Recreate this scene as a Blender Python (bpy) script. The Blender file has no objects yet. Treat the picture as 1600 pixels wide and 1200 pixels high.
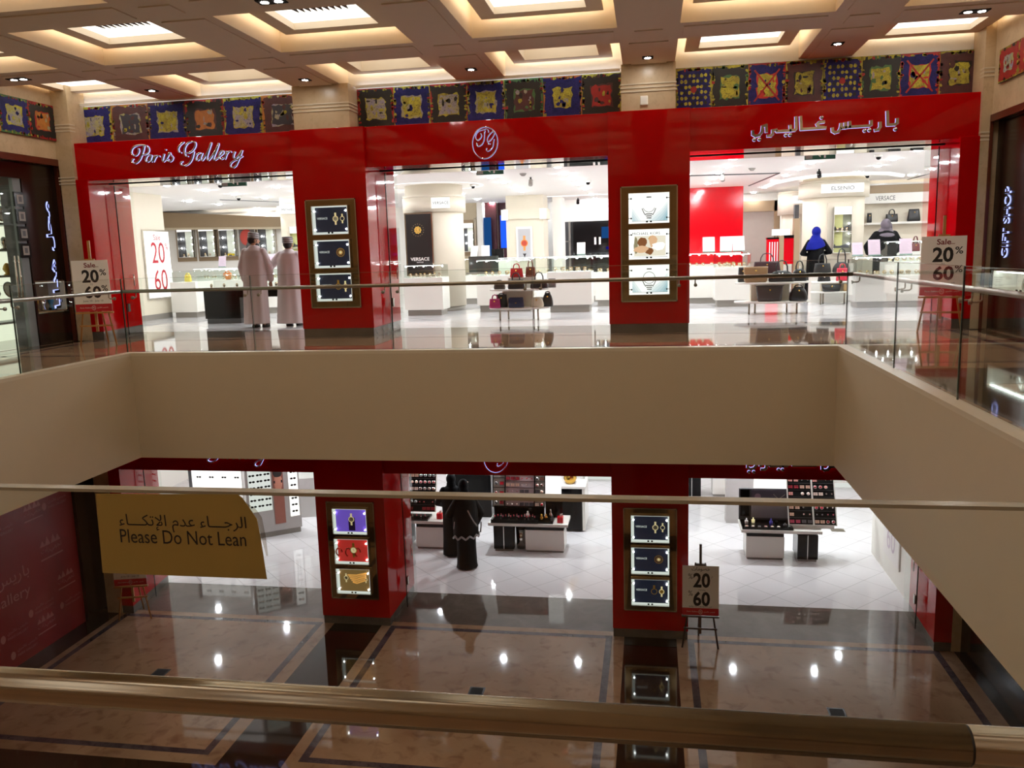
import bpy, bmesh, math, random
from mathutils import Vector, Matrix
PI = math.pi
random.seed(7)
sc = bpy.context.scene
COL = sc.collection

# ---------------------------------------------------------------- camera, world, exposure
cam = bpy.data.cameras.new('camera')
cam.sensor_width = 36.0
cam.lens = 1292.3157 / 1600 * 36.0
cam.clip_start = 0.02
cam.clip_end = 200
camo = bpy.data.objects.new('camera', cam)
COL.objects.link(camo)
YAW, PITCH, ROLL = -0.167854, -0.158057, -0.030128
_f = Vector((math.sin(YAW) * math.cos(PITCH), math.cos(YAW) * math.cos(PITCH), math.sin(PITCH)))
_r = Vector((math.cos(YAW), -math.sin(YAW), 0))
_u = _r.cross(_f)
_R = math.cos(ROLL) * _r + math.sin(ROLL) * _u
_U = -math.sin(ROLL) * _r + math.cos(ROLL) * _u
M4 = Matrix((_R, _U, -_f)).transposed().to_4x4()
M4.translation = Vector((0, 0, 1.25))
camo.matrix_world = M4
sc.camera = camo

world = bpy.data.worlds.new('world')
sc.world = world
world.use_nodes = True
_bg = world.node_tree.nodes['Background']
_bg.inputs[0].default_value = (1.0, 0.80, 0.58, 1)
_bg.inputs[1].default_value = 0.05
sc.view_settings.view_transform = 'Standard'
sc.view_settings.look = 'None'
sc.view_settings.gamma = 1.0
sc.view_settings.exposure = 0.0
sc.view_settings.use_curve_mapping = False
sc.cycles.use_denoising = True
sc.cycles.max_bounces = 10
sc.cycles.diffuse_bounces = 4
sc.cycles.glossy_bounces = 5
sc.cycles.transmission_bounces = 6
sc.cycles.transparent_max_bounces = 24
sc.cycles.sample_clamp_indirect = 6.0
sc.cycles.caustics_reflective = False
sc.cycles.caustics_refractive = False

# light levels (radiance of the lamps themselves)
L_SHOP = 320.0       # recessed shop downlights
L_COFFER = 2.2     # coffer light panels
L_COVE = 16.0        # hidden cove strips in the coffers
L_MALL = 190.0       # mall downlights

# ---------------------------------------------------------------- helpers
def lin(c):
    c = c / 255.0
    return c / 12.92 if c <= 0.04045 else ((c + 0.055) / 1.055) ** 2.4
def rgb(r, g, b): return (lin(r), lin(g), lin(b), 1)
MATS = {}
def mat(name, col, rough=0.5, metal=0.0, spec=0.5, coat=0.0, emit=None, es=0.0, var=0.06, vs=6.0, alpha=1.0):
    """Principled material with a faint procedural noise in its colour."""
    m = bpy.data.materials.new(name); m.use_nodes = True
    nt = m.node_tree; b = nt.nodes['Principled BSDF']
    b.inputs['Roughness'].default_value = rough
    b.inputs['Metallic'].default_value = metal
    b.inputs['Specular IOR Level'].default_value = spec
    b.inputs['Coat Weight'].default_value = coat
    b.inputs['Coat Roughness'].default_value = 0.03
    tc = nt.nodes.new('ShaderNodeTexCoord'); no = nt.nodes.new('ShaderNodeTexNoise')
    no.inputs['Scale'].default_value = vs; no.inputs['Detail'].default_value = 3
    nt.links.new(tc.outputs['Object'], no.inputs['Vector'])
    mx = nt.nodes.new('ShaderNodeMix'); mx.data_type = 'RGBA'
    nt.links.new(no.outputs['Fac'], mx.inputs[0])
    mx.inputs[6].default_value = tuple(max(0, c * (1 - var)) for c in col[:3]) + (1,)
    mx.inputs[7].default_value = tuple(min(1, c * (1 + var)) for c in col[:3]) + (1,)
    nt.links.new(mx.outputs[2], b.inputs['Base Color'])
    if emit:
        b.inputs['Emission Color'].default_value = emit; b.inputs['Emission Strength'].default_value = es
    MATS[name] = m
    return m
def emis(name, col, s):
    m = bpy.data.materials.new(name); m.use_nodes = True
    nt = m.node_tree; nt.nodes.clear()
    o = nt.nodes.new('ShaderNodeOutputMaterial'); e = nt.nodes.new('ShaderNodeEmission')
    e.inputs[0].default_value = col; e.inputs[1].default_value = s
    nt.links.new(e.outputs[0], o.inputs[0]); MATS[name] = m
    return m
def glassy(name, tint, refl=1.0, rough=0.0):
    """Clear pane: transparent with a tint, mirror reflection by Fresnel."""
    m = bpy.data.materials.new(name); m.use_nodes = True
    nt = m.node_tree; nt.nodes.clear()
    o = nt.nodes.new('ShaderNodeOutputMaterial'); t = nt.nodes.new('ShaderNodeBsdfTransparent')
    g = nt.nodes.new('ShaderNodeBsdfGlossy'); fr = nt.nodes.new('ShaderNodeLayerWeight'); mx = nt.nodes.new('ShaderNodeMixShader')
    t.inputs[0].default_value = tint; g.inputs['Roughness'].default_value = rough
    pw = nt.nodes.new('ShaderNodeMath'); pw.operation = 'POWER'; pw.inputs[1].default_value = 5
    mu = nt.nodes.new('ShaderNodeMath'); mu.operation = 'MULTIPLY_ADD'; mu.inputs[1].default_value = .8 * refl; mu.inputs[2].default_value = .014 * refl
    nt.links.new(fr.outputs['Facing'], pw.inputs[0]); nt.links.new(pw.outputs[0], mu.inputs[0]); nt.links.new(mu.outputs[0], mx.inputs[0])
    nt.links.new(t.outputs[0], mx.inputs[1]); nt.links.new(g.outputs[0], mx.inputs[2]); nt.links.new(mx.outputs[0], o.inputs[0])
    MATS[name] = m
    return m
def stone(name, c1, c2, c3, rough=0.1, scale=1.3, spec=0.5, vein=0.5):
    """Polished stone: cloudy noise with darker speckle veins."""
    m = bpy.data.materials.new(name); m.use_nodes = True
    nt = m.node_tree; b = nt.nodes['Principled BSDF']
    b.inputs['Roughness'].default_value = rough; b.inputs['Specular IOR Level'].default_value = spec
    tc = nt.nodes.new('ShaderNodeTexCoord')
    n1 = nt.nodes.new('ShaderNodeTexNoise'); n1.inputs['Scale'].default_value = scale; n1.inputs['Detail'].default_value = 8; n1.inputs['Distortion'].default_value = 1.2
    n2 = nt.nodes.new('ShaderNodeTexNoise'); n2.inputs['Scale'].default_value = scale * 9; n2.inputs['Detail'].default_value = 6; n2.inputs['Distortion'].default_value = .6
    for n in (n1, n2): nt.links.new(tc.outputs['Object'], n.inputs['Vector'])
    r1 = nt.nodes.new('ShaderNodeValToRGB'); r1.color_ramp.elements[0].position = .35; r1.color_ramp.elements[1].position = .65
    r1.color_ramp.elements[0].color = c1; r1.color_ramp.elements[1].color = c2
    r2 = nt.nodes.new('ShaderNodeValToRGB'); r2.color_ramp.elements[0].position = .52; r2.color_ramp.elements[1].position = .72
    r2.color_ramp.elements[0].color = (0, 0, 0, 1); r2.color_ramp.elements[1].color = (vein, vein, vein, 1)
    nt.links.new(n1.outputs['Fac'], r1.inputs[0]); nt.links.new(n2.outputs['Fac'], r2.inputs[0])
    mx = nt.nodes.new('ShaderNodeMix'); mx.data_type = 'RGBA'
    nt.links.new(r2.outputs[0], mx.inputs[0]); nt.links.new(r1.outputs[0], mx.inputs[6]); mx.inputs[7].default_value = c3
    nt.links.new(mx.outputs[2], b.inputs['Base Color'])
    MATS[name] = m
    return m
def tiles(name, col, groutc, size, rough=0.045):
    """White tiles laid diagonally with thin joints."""
    m = bpy.data.materials.new(name); m.use_nodes = True
    nt = m.node_tree; b = nt.nodes['Principled BSDF']
    b.inputs['Roughness'].default_value = rough; b.inputs['Specular IOR Level'].default_value = .6
    tc = nt.nodes.new('ShaderNodeTexCoord'); mp = nt.nodes.new('ShaderNodeMapping'); br = nt.nodes.new('ShaderNodeTexBrick')
    mp.inputs['Rotation'].default_value = (0, 0, PI / 4); mp.inputs['Location'].default_value = (-.4, -.209, 0)
    br.offset = 0; br.squash = 1
    br.inputs['Color1'].default_value = col; br.inputs['Color2'].default_value = tuple(c * .97 for c in col[:3]) + (1,)
    br.inputs['Mortar'].default_value = groutc; br.inputs['Scale'].default_value = 1.0
    br.inputs['Mortar Size'].default_value = .0045; br.inputs['Brick Width'].default_value = size; br.inputs['Row Height'].default_value = size
    nt.links.new(tc.outputs['Object'], mp.inputs[0]); nt.links.new(mp.outputs[0], br.inputs['Vector']); nt.links.new(br.outputs['Color'], b.inputs['Base Color'])
    MATS[name] = m
    return m

class MB:
    """Collects shapes and builds ONE mesh object."""
    def __init__(s, T=None): s.V, s.F, s.MI, s.S, s.M, s.T = [], [], [], [], [], T or Matrix()
    def add(s, vs, fs, m, sm=False):
        if m not in s.M: s.M.append(m)
        i = s.M.index(m); b = len(s.V)
        s.V += [tuple(s.T @ Vector(v)) for v in vs]
        for f in fs: s.F.append([b + k for k in f]); s.MI.append(i); s.S.append(sm)
        return s
    def box(s, x0, x1, y0, y1, z0, z1, m):
        x0, x1 = min(x0, x1), max(x0, x1); y0, y1 = min(y0, y1), max(y0, y1); z0, z1 = min(z0, z1), max(z0, z1)
        return s.add([(x0, y0, z0), (x1, y0, z0), (x1, y1, z0), (x0, y1, z0), (x0, y0, z1), (x1, y0, z1), (x1, y1, z1), (x0, y1, z1)],
                     [(0, 3, 2, 1), (4, 5, 6, 7), (0, 1, 5, 4), (1, 2, 6, 5), (2, 3, 7, 6), (3, 0, 4, 7)], m)
    def cbox(s, c, d, m): return s.box(c[0] - d[0] / 2, c[0] + d[0] / 2, c[1] - d[1] / 2, c[1] + d[1] / 2, c[2] - d[2] / 2, c[2] + d[2] / 2, m)
    def prism(s, poly, h0, h1, m, plane='xz', sm=False):
        """Polygon (a, b) in the plane, extruded along the third axis from h0 to h1."""
        f = {'xz': lambda a, b, h: (a, h, b), 'xy': lambda a, b, h: (a, b, h), 'yz': lambda a, b, h: (h, a, b)}[plane]
        n = len(poly); vs = [f(a, b, h0) for a, b in poly] + [f(a, b, h1) for a, b in poly]
        fs = [tuple(range(n))[::-1], tuple(range(n, 2 * n))] + [(i, (i + 1) % n, n + (i + 1) % n, n + i) for i in range(n)]
        return s.add(vs, fs, m, sm)
    def tube(s, pts, r, m, n=8, closed=False, sm=True, flat=None):
        pts = [Vector(p) for p in pts]; k = len(pts); vs = []; fs = []
        rr = r if isinstance(r, (list, tuple)) else [r] * k
        up = None
        for i, p in enumerate(pts):
            a = pts[i - 1] if (i > 0 or closed) else p; b = pts[(i + 1) % k] if (i < k - 1 or closed) else p
            d = (b - a)
            d = d.normalized() if d.length > 1e-9 else Vector((0, 0, 1))
            if up is None:
                up = Vector((0, 0, 1)) if abs(d.z) < .9 else Vector((0, 1, 0))
            x = d.cross(up)
            if x.length < 1e-4: x = d.cross(Vector((1, 0.1, 0)))
            x.normalize(); y = x.cross(d).normalized(); up = y
            for j in range(n):
                t = 2 * PI * j / n
                vs.append(p + (x * math.cos(t) + y * math.sin(t)) * rr[i])
        for i in range(k if closed else k - 1):
            for j in range(n):
                a = i * n + j; b = i * n + (j + 1) % n; c = ((i + 1) % k) * n + (j + 1) % n; d = ((i + 1) % k) * n + j
                fs.append((a, b, c, d))
        if not closed: fs += [tuple(range(n))[::-1], tuple(range((k - 1) * n, k * n))]
        return s.add(vs, fs, m, sm)
    def cyl(s, p, q, r, m, n=16, r2=None): return s.tube([p, q], [r, r if r2 is None else r2], m, n)
    def sph(s, c, r, m, nu=14, nv=9):
        if not isinstance(r, (tuple, list)): r = (r, r, r)
        vs = [(c[0], c[1], c[2] + r[2])]; fs = []
        for i in range(1, nv):
            t = PI * i / nv
            for j in range(nu):
                a = 2 * PI * j / nu
                vs.append((c[0] + r[0] * math.sin(t) * math.cos(a), c[1] + r[1] * math.sin(t) * math.sin(a), c[2] + r[2] * math.cos(t)))
        vs.append((c[0], c[1], c[2] - r[2])); L = len(vs) - 1
        for j in range(nu):
            fs.append((0, 1 + j, 1 + (j + 1) % nu)); fs.append((L, 1 + (nv - 2) * nu + (j + 1) % nu, 1 + (nv - 2) * nu + j))
            for i in range(nv - 2):
                a = 1 + i * nu + j; b = 1 + i * nu + (j + 1) % nu
                fs.append((a, a + nu, b + nu, b))
        return s.add(vs, fs, m, True)
    def loft(s, rings, m, sm=True, caps=True):
        n = len(rings[0]); vs = [v for r in rings for v in r]; fs = []
        for i in range(len(rings) - 1):
            for j in range(n): fs.append((i * n + j, i * n + (j + 1) % n, (i + 1) * n + (j + 1) % n, (i + 1) * n + j))
        if caps: fs += [tuple(range(n))[::-1], tuple(range(len(vs) - n, len(vs)))]
        return s.add(vs, fs, m, sm)
    def lathe(s, prof, c, m, n=24, caps=True):
        return s.loft([[(c[0] + r * math.cos(2 * PI * j / n), c[1] + r * math.sin(2 * PI * j / n), c[2] + z) for j in range(n)] for r, z in prof], m, True, caps)
    def disc(s, c, r, m, n=20, nz=-1):
        vs = [(c[0] + r * math.cos(2 * PI * j / n), c[1] + r * math.sin(2 * PI * j / n), c[2]) for j in range(n)]
        return s.add(vs, [tuple(range(n))[::-1] if nz < 0 else tuple(range(n))], m)
    def text(s, t, o, xd, yd, m, w=None, h=None, bold=0.0, just='C'):
        """Lettering fitted to w x h, standing on the plane through o spanned by xd, yd."""
        vs, fs, W, H = glyphs(t, bold)
        o, xd, yd = Vector(o), Vector(xd), Vector(yd)
        sy = h / H if h else w / W; sx = w / W if w else sy
        if not h: sy = sx
        ox = {'C': -W * sx / 2, 'L': 0, 'R': -W * sx}[just]
        return s.add([o + xd * (x * sx + ox) + yd * (y * sy - H * sy / 2) for x, y in vs], fs, m)
    def build(s, name, parent=None, bevel=0, seg=2, loc=None, sub=0):
        me = bpy.data.meshes.new(name); me.from_pydata(s.V, [], s.F)
        for m in s.M: me.materials.append(m)
        me.polygons.foreach_set('material_index', s.MI); me.polygons.foreach_set('use_smooth', s.S); me.update()
        o = bpy.data.objects.new(name, me); COL.objects.link(o)
        if parent: o.parent = parent
        if loc: o.location = loc
        if bevel:
            b = o.modifiers.new('bevel', 'BEVEL'); b.width = bevel; b.segments = seg; b.limit_method = 'ANGLE'; b.angle_limit = .6
        if sub:
            b = o.modifiers.new('subdiv', 'SUBSURF'); b.levels = sub; b.render_levels = sub
        return o

_G = {}
def glyphs(t, bold=0.0):
    k = (t, bold)
    if k not in _G:
        c = bpy.data.curves.new('lettering', 'FONT'); c.body = t; c.resolution_u = 3; c.offset = bold
        o = bpy.data.objects.new('lettering', c); COL.objects.link(o)
        dg = bpy.context.evaluated_depsgraph_get(); me = bpy.data.meshes.new_from_object(o.evaluated_get(dg))
        vs = [(v.co.x, v.co.y) for v in me.vertices]; fs = [tuple(p.vertices) for p in me.polygons]
        bpy.data.objects.remove(o); bpy.data.curves.remove(c); bpy.data.meshes.remove(me)
        x0 = min(v[0] for v in vs); x1 = max(v[0] for v in vs); y0 = min(v[1] for v in vs); y1 = max(v[1] for v in vs)
        _G[k] = ([(x - x0, y - y0) for x, y in vs], fs, x1 - x0, y1 - y0)
    return _G[k]
# Arabic letters joined into their written forms, laid out left to right for the font object
_AF = {'ا': (0xFE8D, 2), 'أ': (0xFE83, 2), 'إ': (0xFE87, 2), 'ب': (0xFE8F, 4), 'ة': (0xFE93, 2), 'ت': (0xFE95, 4), 'ج': (0xFE9D, 4), 'خ': (0xFEA5, 4), 'د': (0xFEA9, 2),
       'ر': (0xFEAD, 2), 'س': (0xFEB1, 4), 'ص': (0xFEB9, 4), 'ع': (0xFEC9, 4), 'غ': (0xFECD, 4), 'ك': (0xFED9, 4), 'ل': (0xFEDD, 4), 'م': (0xFEE1, 4), 'ن': (0xFEE5, 4),
       'ه': (0xFEE9, 4), 'و': (0xFEED, 2), 'ي': (0xFEF1, 4), 'ء': (0xFE80, 1), 'ى': (0xFEEF, 2), 'ح': (0xFEA1, 4), 'ـ': (0x640, 9)}
def arabic(t):
    t = t.replace('لإ', '\uFEF9').replace('لا', '\uFEFB')
    out = []
    for i, ch in enumerate(t):
        def info(c): return (4 if c in _AF and _AF[c][1] in (4, 9) else 2 if (c in _AF and _AF[c][1] == 2) or c in '\uFEF9\uFEFB' else 0)
        prev = i > 0 and info(t[i - 1]) == 4 and info(ch) > 0
        nxt = i < len(t) - 1 and info(ch) == 4 and info(t[i + 1]) > 0
        if ch in '\uFEF9\uFEFB': out.append(chr(ord(ch) + (1 if prev else 0)))
        elif ch in _AF and ch != 'ـ':
            b, n = _AF[ch]
            k = 3 if (prev and nxt) else 2 if nxt else 1 if prev else 0
            out.append(chr(b + (k if n == 4 else (1 if prev and n == 2 else 0))))
        else: out.append(ch)
    return ''.join(reversed(out))

def thing(name, label, cat, loc=(0, 0, 0), rz=0.0, group=None):
    o = bpy.data.objects.new(name, None); COL.objects.link(o); o.empty_display_size = .1
    o.location = loc; o.rotation_euler = (0, 0, rz); o['label'] = label; o['category'] = cat
    if group: o['group'] = group
    return o
def tag(o, label, cat, group=None, loc=None, rz=None):
    o['label'] = label; o['category'] = cat
    if group: o['group'] = group
    if loc: o.location = loc
    if rz is not None: o.rotation_euler = (0, 0, rz)
    return o
def struct(o): o['kind'] = 'structure'; return o
KIDS = {}
def dup(root, loc, rz=None, label=None, group=None):
    kids = [k for k in COL.objects if k.parent == root] if root.name not in KIDS else KIDS[root.name]
    KIDS[root.name] = kids
    r = root.copy(); COL.objects.link(r); r.location = loc
    if rz is not None: r.rotation_euler = (r.rotation_euler[0], r.rotation_euler[1], rz)
    if label: r['label'] = label
    if group: r['group'] = group
    for ch in kids:
        c = ch.copy(); COL.objects.link(c); c.parent = r
        kk = KIDS.setdefault(ch.name, [k for k in COL.objects if k.parent == ch])
        for g in kk:
            d = g.copy(); COL.objects.link(d); d.parent = c
    return r
X, Y, Z = Vector((1, 0, 0)), Vector((0, 1, 0)), Vector((0, 0, 1))
D, S, ZL = 12.45, 13.85, -4.843      # storefront face, shop threshold, lower floor level
XL, XR = -9.5, 4.55                  # side walls
VX0, VX1, VY0, VY1, ZB = -7.18, 2.245, 0.79, 10.48, -1.49   # the open void and its fascia bottom
YR = -6.2                            # rear wall of the gallery, behind the camera
CZ = 3.85                            # beam undersides
# ---------------------------------------------------------------- materials
cream = mat('cream_paint', rgb(205, 188, 160), .55, var=.02)
cream_top = mat('cream_stone_top', rgb(214, 200, 176), .35, var=.03)
beam = mat('ceiling_paint', rgb(232, 216, 194), .7, var=.02)
marble = stone('beige_marble', rgb(180, 147, 119), rgb(152, 120, 93), rgb(104, 66, 50), .04, .55, .5, .5)
marble_dark = stone('dark_brown_marble', rgb(52, 36, 24), rgb(38, 26, 18), rgb(28, 18, 14), .05, .9, .55, .4)
marble_gray = stone('grey_marble_inlay', rgb(96, 84, 88), rgb(70, 60, 66), rgb(44, 36, 44), .06, 3, .5, .7)
granite = stone('grey_granite', rgb(104, 94, 86), rgb(92, 82, 74), rgb(70, 60, 56), .045, 2.4, .6, .3)
wallstone = stone('cream_wall_stone', rgb(205, 182, 150), rgb(188, 164, 130), rgb(160, 132, 100), .3, 1.6, .4, .3)
red = mat('red_gloss', rgb(176, 2, 4), .055, spec=.28, var=.03)
redp = mat('red_lacquer', rgb(205, 4, 24), .12, spec=.45, var=.03)
mirror = mat('polished_mirror', rgb(225, 222, 215), .02, metal=1, var=.01)
mirror_gold = mat('smoked_mirror', rgb(150, 130, 100), .05, metal=1, var=.03)
chrome = mat('chrome', rgb(200, 196, 190), .12, metal=1, var=.02)
steel = mat('satin_steel', rgb(160, 148, 132), .3, metal=1, var=.03)
brass = mat('brushed_bronze_rail', rgb(150, 139, 124), .22, metal=1, var=.0)
darkmetal = mat('dark_metal', rgb(40, 38, 36), .4, metal=.6)
black = mat('black_gloss', rgb(11, 10, 10), .15, spec=.22, var=.1)
blackm = mat('black_matte', rgb(15, 14, 14), .7, spec=.2, var=.1)
shop_ceil = mat('shop_ceiling_white', rgb(250, 247, 242), .7, var=.01)
white = mat('white_lacquer', rgb(226, 222, 214), .25, var=.015)
whitew = mat('white_wall', rgb(238, 233, 224), .6, var=.01)
ivory = mat('ivory_wall', rgb(214, 204, 184), .5, var=.02)
beige = mat('beige_panel', rgb(150, 126, 96), .5, var=.03)
beige_l = mat('pale_beige_panel', rgb(196, 180, 152), .5, var=.03)
grayp = mat('grey_plinth', rgb(140, 134, 126), .35, var=.03)
gray_d = mat('dark_grey_panel', rgb(70, 70, 72), .4)
paper = mat('white_paper', rgb(236, 230, 226), .6, var=.01)
pinkpaper = mat('pale_notice_paper', rgb(205, 186, 198), .5, var=.02)
ink = mat('black_ink', rgb(26, 20, 22), .5)
redink = mat('red_ink', rgb(176, 20, 40), .5)
wine = mat('wine_ink', rgb(120, 14, 26), .5)
wood = mat('easel_wood', rgb(176, 122, 62), .4, var=.15, vs=14)
mahog = mat('mahogany_trim', rgb(92, 40, 22), .35, var=.2, vs=9)
darkpanel = mat('dark_brown_panel', rgb(40, 27, 20), .18, var=.2, vs=3)
gold = mat('gold', rgb(222, 176, 84), .2, metal=1)
goldp = mat('gold_print', rgb(230, 184, 80), .45)
silver = mat('silver', rgb(215, 212, 206), .15, metal=1)
glass = glassy('balustrade_glass', (.97, .985, .972, 1), 1.0)
glass_case = glassy('showcase_glass', (.975, .99, .98, 1), .8)
glass_edge = mat('glass_edge_green', rgb(120, 150, 138), .1, var=.02)
glass_top = mat('glass_top_edge', rgb(138, 130, 112), .2, var=.02)
tile_white = tiles('white_floor_tiles', rgb(226, 222, 224), rgb(168, 164, 164), .6)
sticker_y = mat('yellow_vinyl', rgb(146, 122, 62), .5, var=.04, vs=20)
e_shop = emis('downlight_glow', (.90, .95, 1, 1), L_SHOP)
e_shop2 = emis('lower_downlight_glow', (.90, .94, 1, 1), L_SHOP * 4.7)
e_shop3 = emis('back_downlight_glow', (.90, .94, 1, 1), L_SHOP * 2.4)
e_mall = emis('mall_downlight_glow', (1, .95, .88, 1), L_MALL)
e_panel = emis('coffer_panel_glow', (1, .93, .80, 1), L_COFFER)
e_panel2 = emis('coffer_panel_soft_glow', (1, .88, .70, 1), L_COFFER * .6)
e_cove = emis('cove_strip_glow', (1, .86, .64, 1), L_COVE)
e_slot = emis('cool_slot_glow', (.93, .95, 1, 1), 2.2)
e_white = emis('lightbox_white', (1, .98, .95, 1), 1.3)
e_soft = emis('lightbox_soft', (.92, .96, .90, 1), .75)
e_halo = emis('blue_white_halo', (.40, .46, 1, 1), 1.7)
e_spot = emis('spot_sparkle_glow', (.95, .98, 1, 1), 45.0)
e_strip = emis('showcase_strip', (1, .98, .95, 1), 2.2)
e_cove_fill = emis('shop_cove_and_fill', (1, .97, .92, 1), 5.0)
e_sign = emis('sign_white', (1, .99, .96, 1), 1.25)
e_blue = emis('blue_screen', (.02, .12, .95, 1), 1.1)
e_blue2 = emis('dim_blue_glow', (.03, .18, .6, 1), .35)
e_shelf = emis('shelf_glow', (.90, .93, .72, 1), 1.0)
def flat(name, r, g, b, rough=.5, **k):
    if name not in MATS: mat(name, rgb(r, g, b), rough, **k)
    return MATS[name]
PARIS=[[(-745,246),(-767,182),(-805,105),(-841,42),(-891,-2),(-937,-17),(-979,2),(-983,33),(-958,54)],[(-852,212),(-846,173),(-877,122),(-924,101),(-966,120),(-981,160),(-955,217),(-885,253),(-795,261),(-709,247),(-672,203),(-682,152),(-730,118),(-794,108)],[(-634,91),(-672,106),(-714,86),(-743,40),(-733,-2),(-693,6),(-653,53),(-631,91),(-659,27),(-650,-4),(-619,16),(-576,88)],[(-572,94),(-586,49),(-610,-8),(-576,49),(-538,82),(-504,76),(-500,62)],[(-416,106),(-435,62),(-452,13),(-440,-13),(-399,13),(-353,68),(-315,121),(-302,82),(-268,44),(-293,-3),(-338,-17),(-368,4),(-349,21)],[(-388,164),(-375,173)],[(-58,270),(-124,228),(-165,172),(-152,124),(-117,109)],[(-8,48),(-50,63),(-61,119),(-47,186),(5,248),(79,270),(135,254),(134,203),(88,140),(19,102),(-39,101)],[(101,121),(71,38),(36,-25),(-20,-74),(-79,-91),(-136,-76),(-140,-43),(-109,-25)],[(206,94),(154,73),(124,23),(130,-19),(167,-12),(216,44),(241,88),(206,19),(216,-23),(246,-9),(336,103),(392,216),(405,230),(361,140),(314,26),(321,-23),(354,-14),(465,109),(533,221),(488,121),(427,8),(435,-28),(468,-19),(552,38),(597,71),(593,103),(557,96),(519,43),(523,-9),(553,-23),(601,0)],[(653,100),(640,50),(616,-24),(651,49),(689,88),(720,89),(727,74)],[(793,83),(766,31),(762,-10),(792,-22),(841,12),(887,61),(916,100),(876,13),(826,-75),(785,-137),(740,-158),(699,-140),(703,-101),(756,-59),(837,-30),(914,8)]]
EMBLEM=[[(191,1),(184,-43),(170,-85),(149,-124),(123,-157),(92,-184),(57,-204),(21,-215),(-17,-218),(-54,-211),(-89,-197),(-121,-174),(-148,-144),(-169,-108),(-184,-68),(-191,-25),(-192,20),(-184,64),(-170,106),(-149,145),(-123,178),(-92,204),(-57,224),(-20,235),(17,237),(54,231),(89,216),(120,193),(147,164),(168,128),(183,88),(190,45),(191,1)],[(-60,149),(-48,121),(-56,90),(-83,61),(-109,51),(-131,69),(-140,101),(-125,149),(-85,184),(-39,197),(0,203),(33,209),(55,186),(58,158)],[(9,185),(-2,143),(-7,88),(-15,45),(-39,-3),(-73,-29),(-106,-34),(-125,-17),(-120,7)],[(58,1),(43,11),(34,49),(48,91),(82,132),(119,161),(147,154),(143,123),(122,84),(85,40),(49,23)],[(45,-10),(84,-10)],[(141,56),(130,13),(122,-36),(101,-78),(67,-104),(35,-112),(16,-95),(26,-68)]]
ARABIC=[[(823,198),(835,24),(929,25),(955,46),(955,94)],[(934,-39),(945,-40)],[(735,57),(737,5),(717,-30),(676,-37)],[(617,85),(619,39),(596,26),(343,23),(336,86),(338,23),(289,17),(279,75),(280,18),(234,14),(224,68),(215,7),(191,-31),(147,-41),(113,-21),(110,14)],[(534,-36),(545,-37)],[(596,-32),(607,-33)],[(-7,111),(-66,104),(-95,81),(-78,48),(15,31),(-305,26),(-317,191)],[(-43,169),(-30,168)],[(-379,190),(-375,39),(-394,19),(-448,15),(-455,79),(-453,15),(-631,14),(-642,35),(-690,29),(-689,-15),(-714,-41),(-757,-41)],[(-515,-42),(-504,-43)],[(-459,-41),(-448,-42)],[(-775,18),(-779,107),(-830,90),(-837,17),(-868,-24),(-922,-36),(-959,-11),(-960,32)],[(-944,-83),(-932,-84)],[(-875,-81),(-864,-82)]]
# ---------------------------------------------------------------- building shell
# upper gallery floor round the void
b = MB()
for x0, x1, y0, y1 in ((XL - .15, VX0 - .14, YR, 12.62), (VX1 + .14, XR + .15, YR, 12.62), (VX0 - .14, VX1 + .14, VY1 + .14, 12.62), (VX0 - .14, VX1 + .14, YR, VY0 - .14)):
    b.box(x0, x1, y0, y1, -.06, 0, marble)
b.box(XL + .05, XR, 12.62, S, -.06, 0, granite)
for x0, x1, y0, y1, m in ((VX1 + .2, VX1 + .62, -1.5, 7.65, marble_dark), (VX1 + .2, XR, 7.65, 8.6, marble_dark), (VX1 + .2, XR, 9.0, 9.09, marble_gray), (VX1 + .75, XR, 7.25, 7.33, marble_gray),
                          (VX1 + .2, XR, 10.9, 11.0, marble_gray), (4.05, 4.15, 9.09, 12.4, marble_gray), (4.35, XR, 8.6, 12.5, marble_dark),
                          (XL, VX0 - .2, 7.65, 8.6, marble_dark), (XL, VX0 - .2, 10.25, 10.34, marble_gray), (-9.08, -8.98, 8.7, 12.4, marble_gray), (XL, -9.25, 8.6, 12.5, marble_dark),
                          (XL, XR, 12.25, 12.34, marble_gray), (VX0 - .1, VX1 + .1, 10.75, 10.84, marble_gray)):
    b.box(x0, x1, y0, y1, -.001, .0012, m)
struct(b.build('floor'))
b = MB()   # slab fascia round the void with its stone ledge, and the soffit below the gallery
for x0, x1, y0, y1 in ((VX0 - .14, VX0, VY0 - .14, VY1 + .14), (VX1, VX1 + .14, VY0 - .14, VY1 + .14), (VX0, VX1, VY1, VY1 + .14), (VX0, VX1, VY0 - .14, VY0)):
    b.box(x0, x1, y0, y1, ZB, -.03, cream); b.box(x0, x1, y0, y1, -.03, .012, cream_top)
struct(b.build('trim_1'))
b = MB()
for x0, x1, y0, y1 in ((XL - .3, VX0 - .14, -1.5, 12.6), (VX1 + .14, XR + .2, -1.5, 12.6), (VX0 - .14, VX1 + .14, VY1 + .14, 12.6), (VX0 - .14, VX1 + .14, -1.5, VY0 - .14)):
    b.box(x0, x1, y0, y1, ZB, ZB + .15, cream)
struct(b.build('ceiling'))
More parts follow.
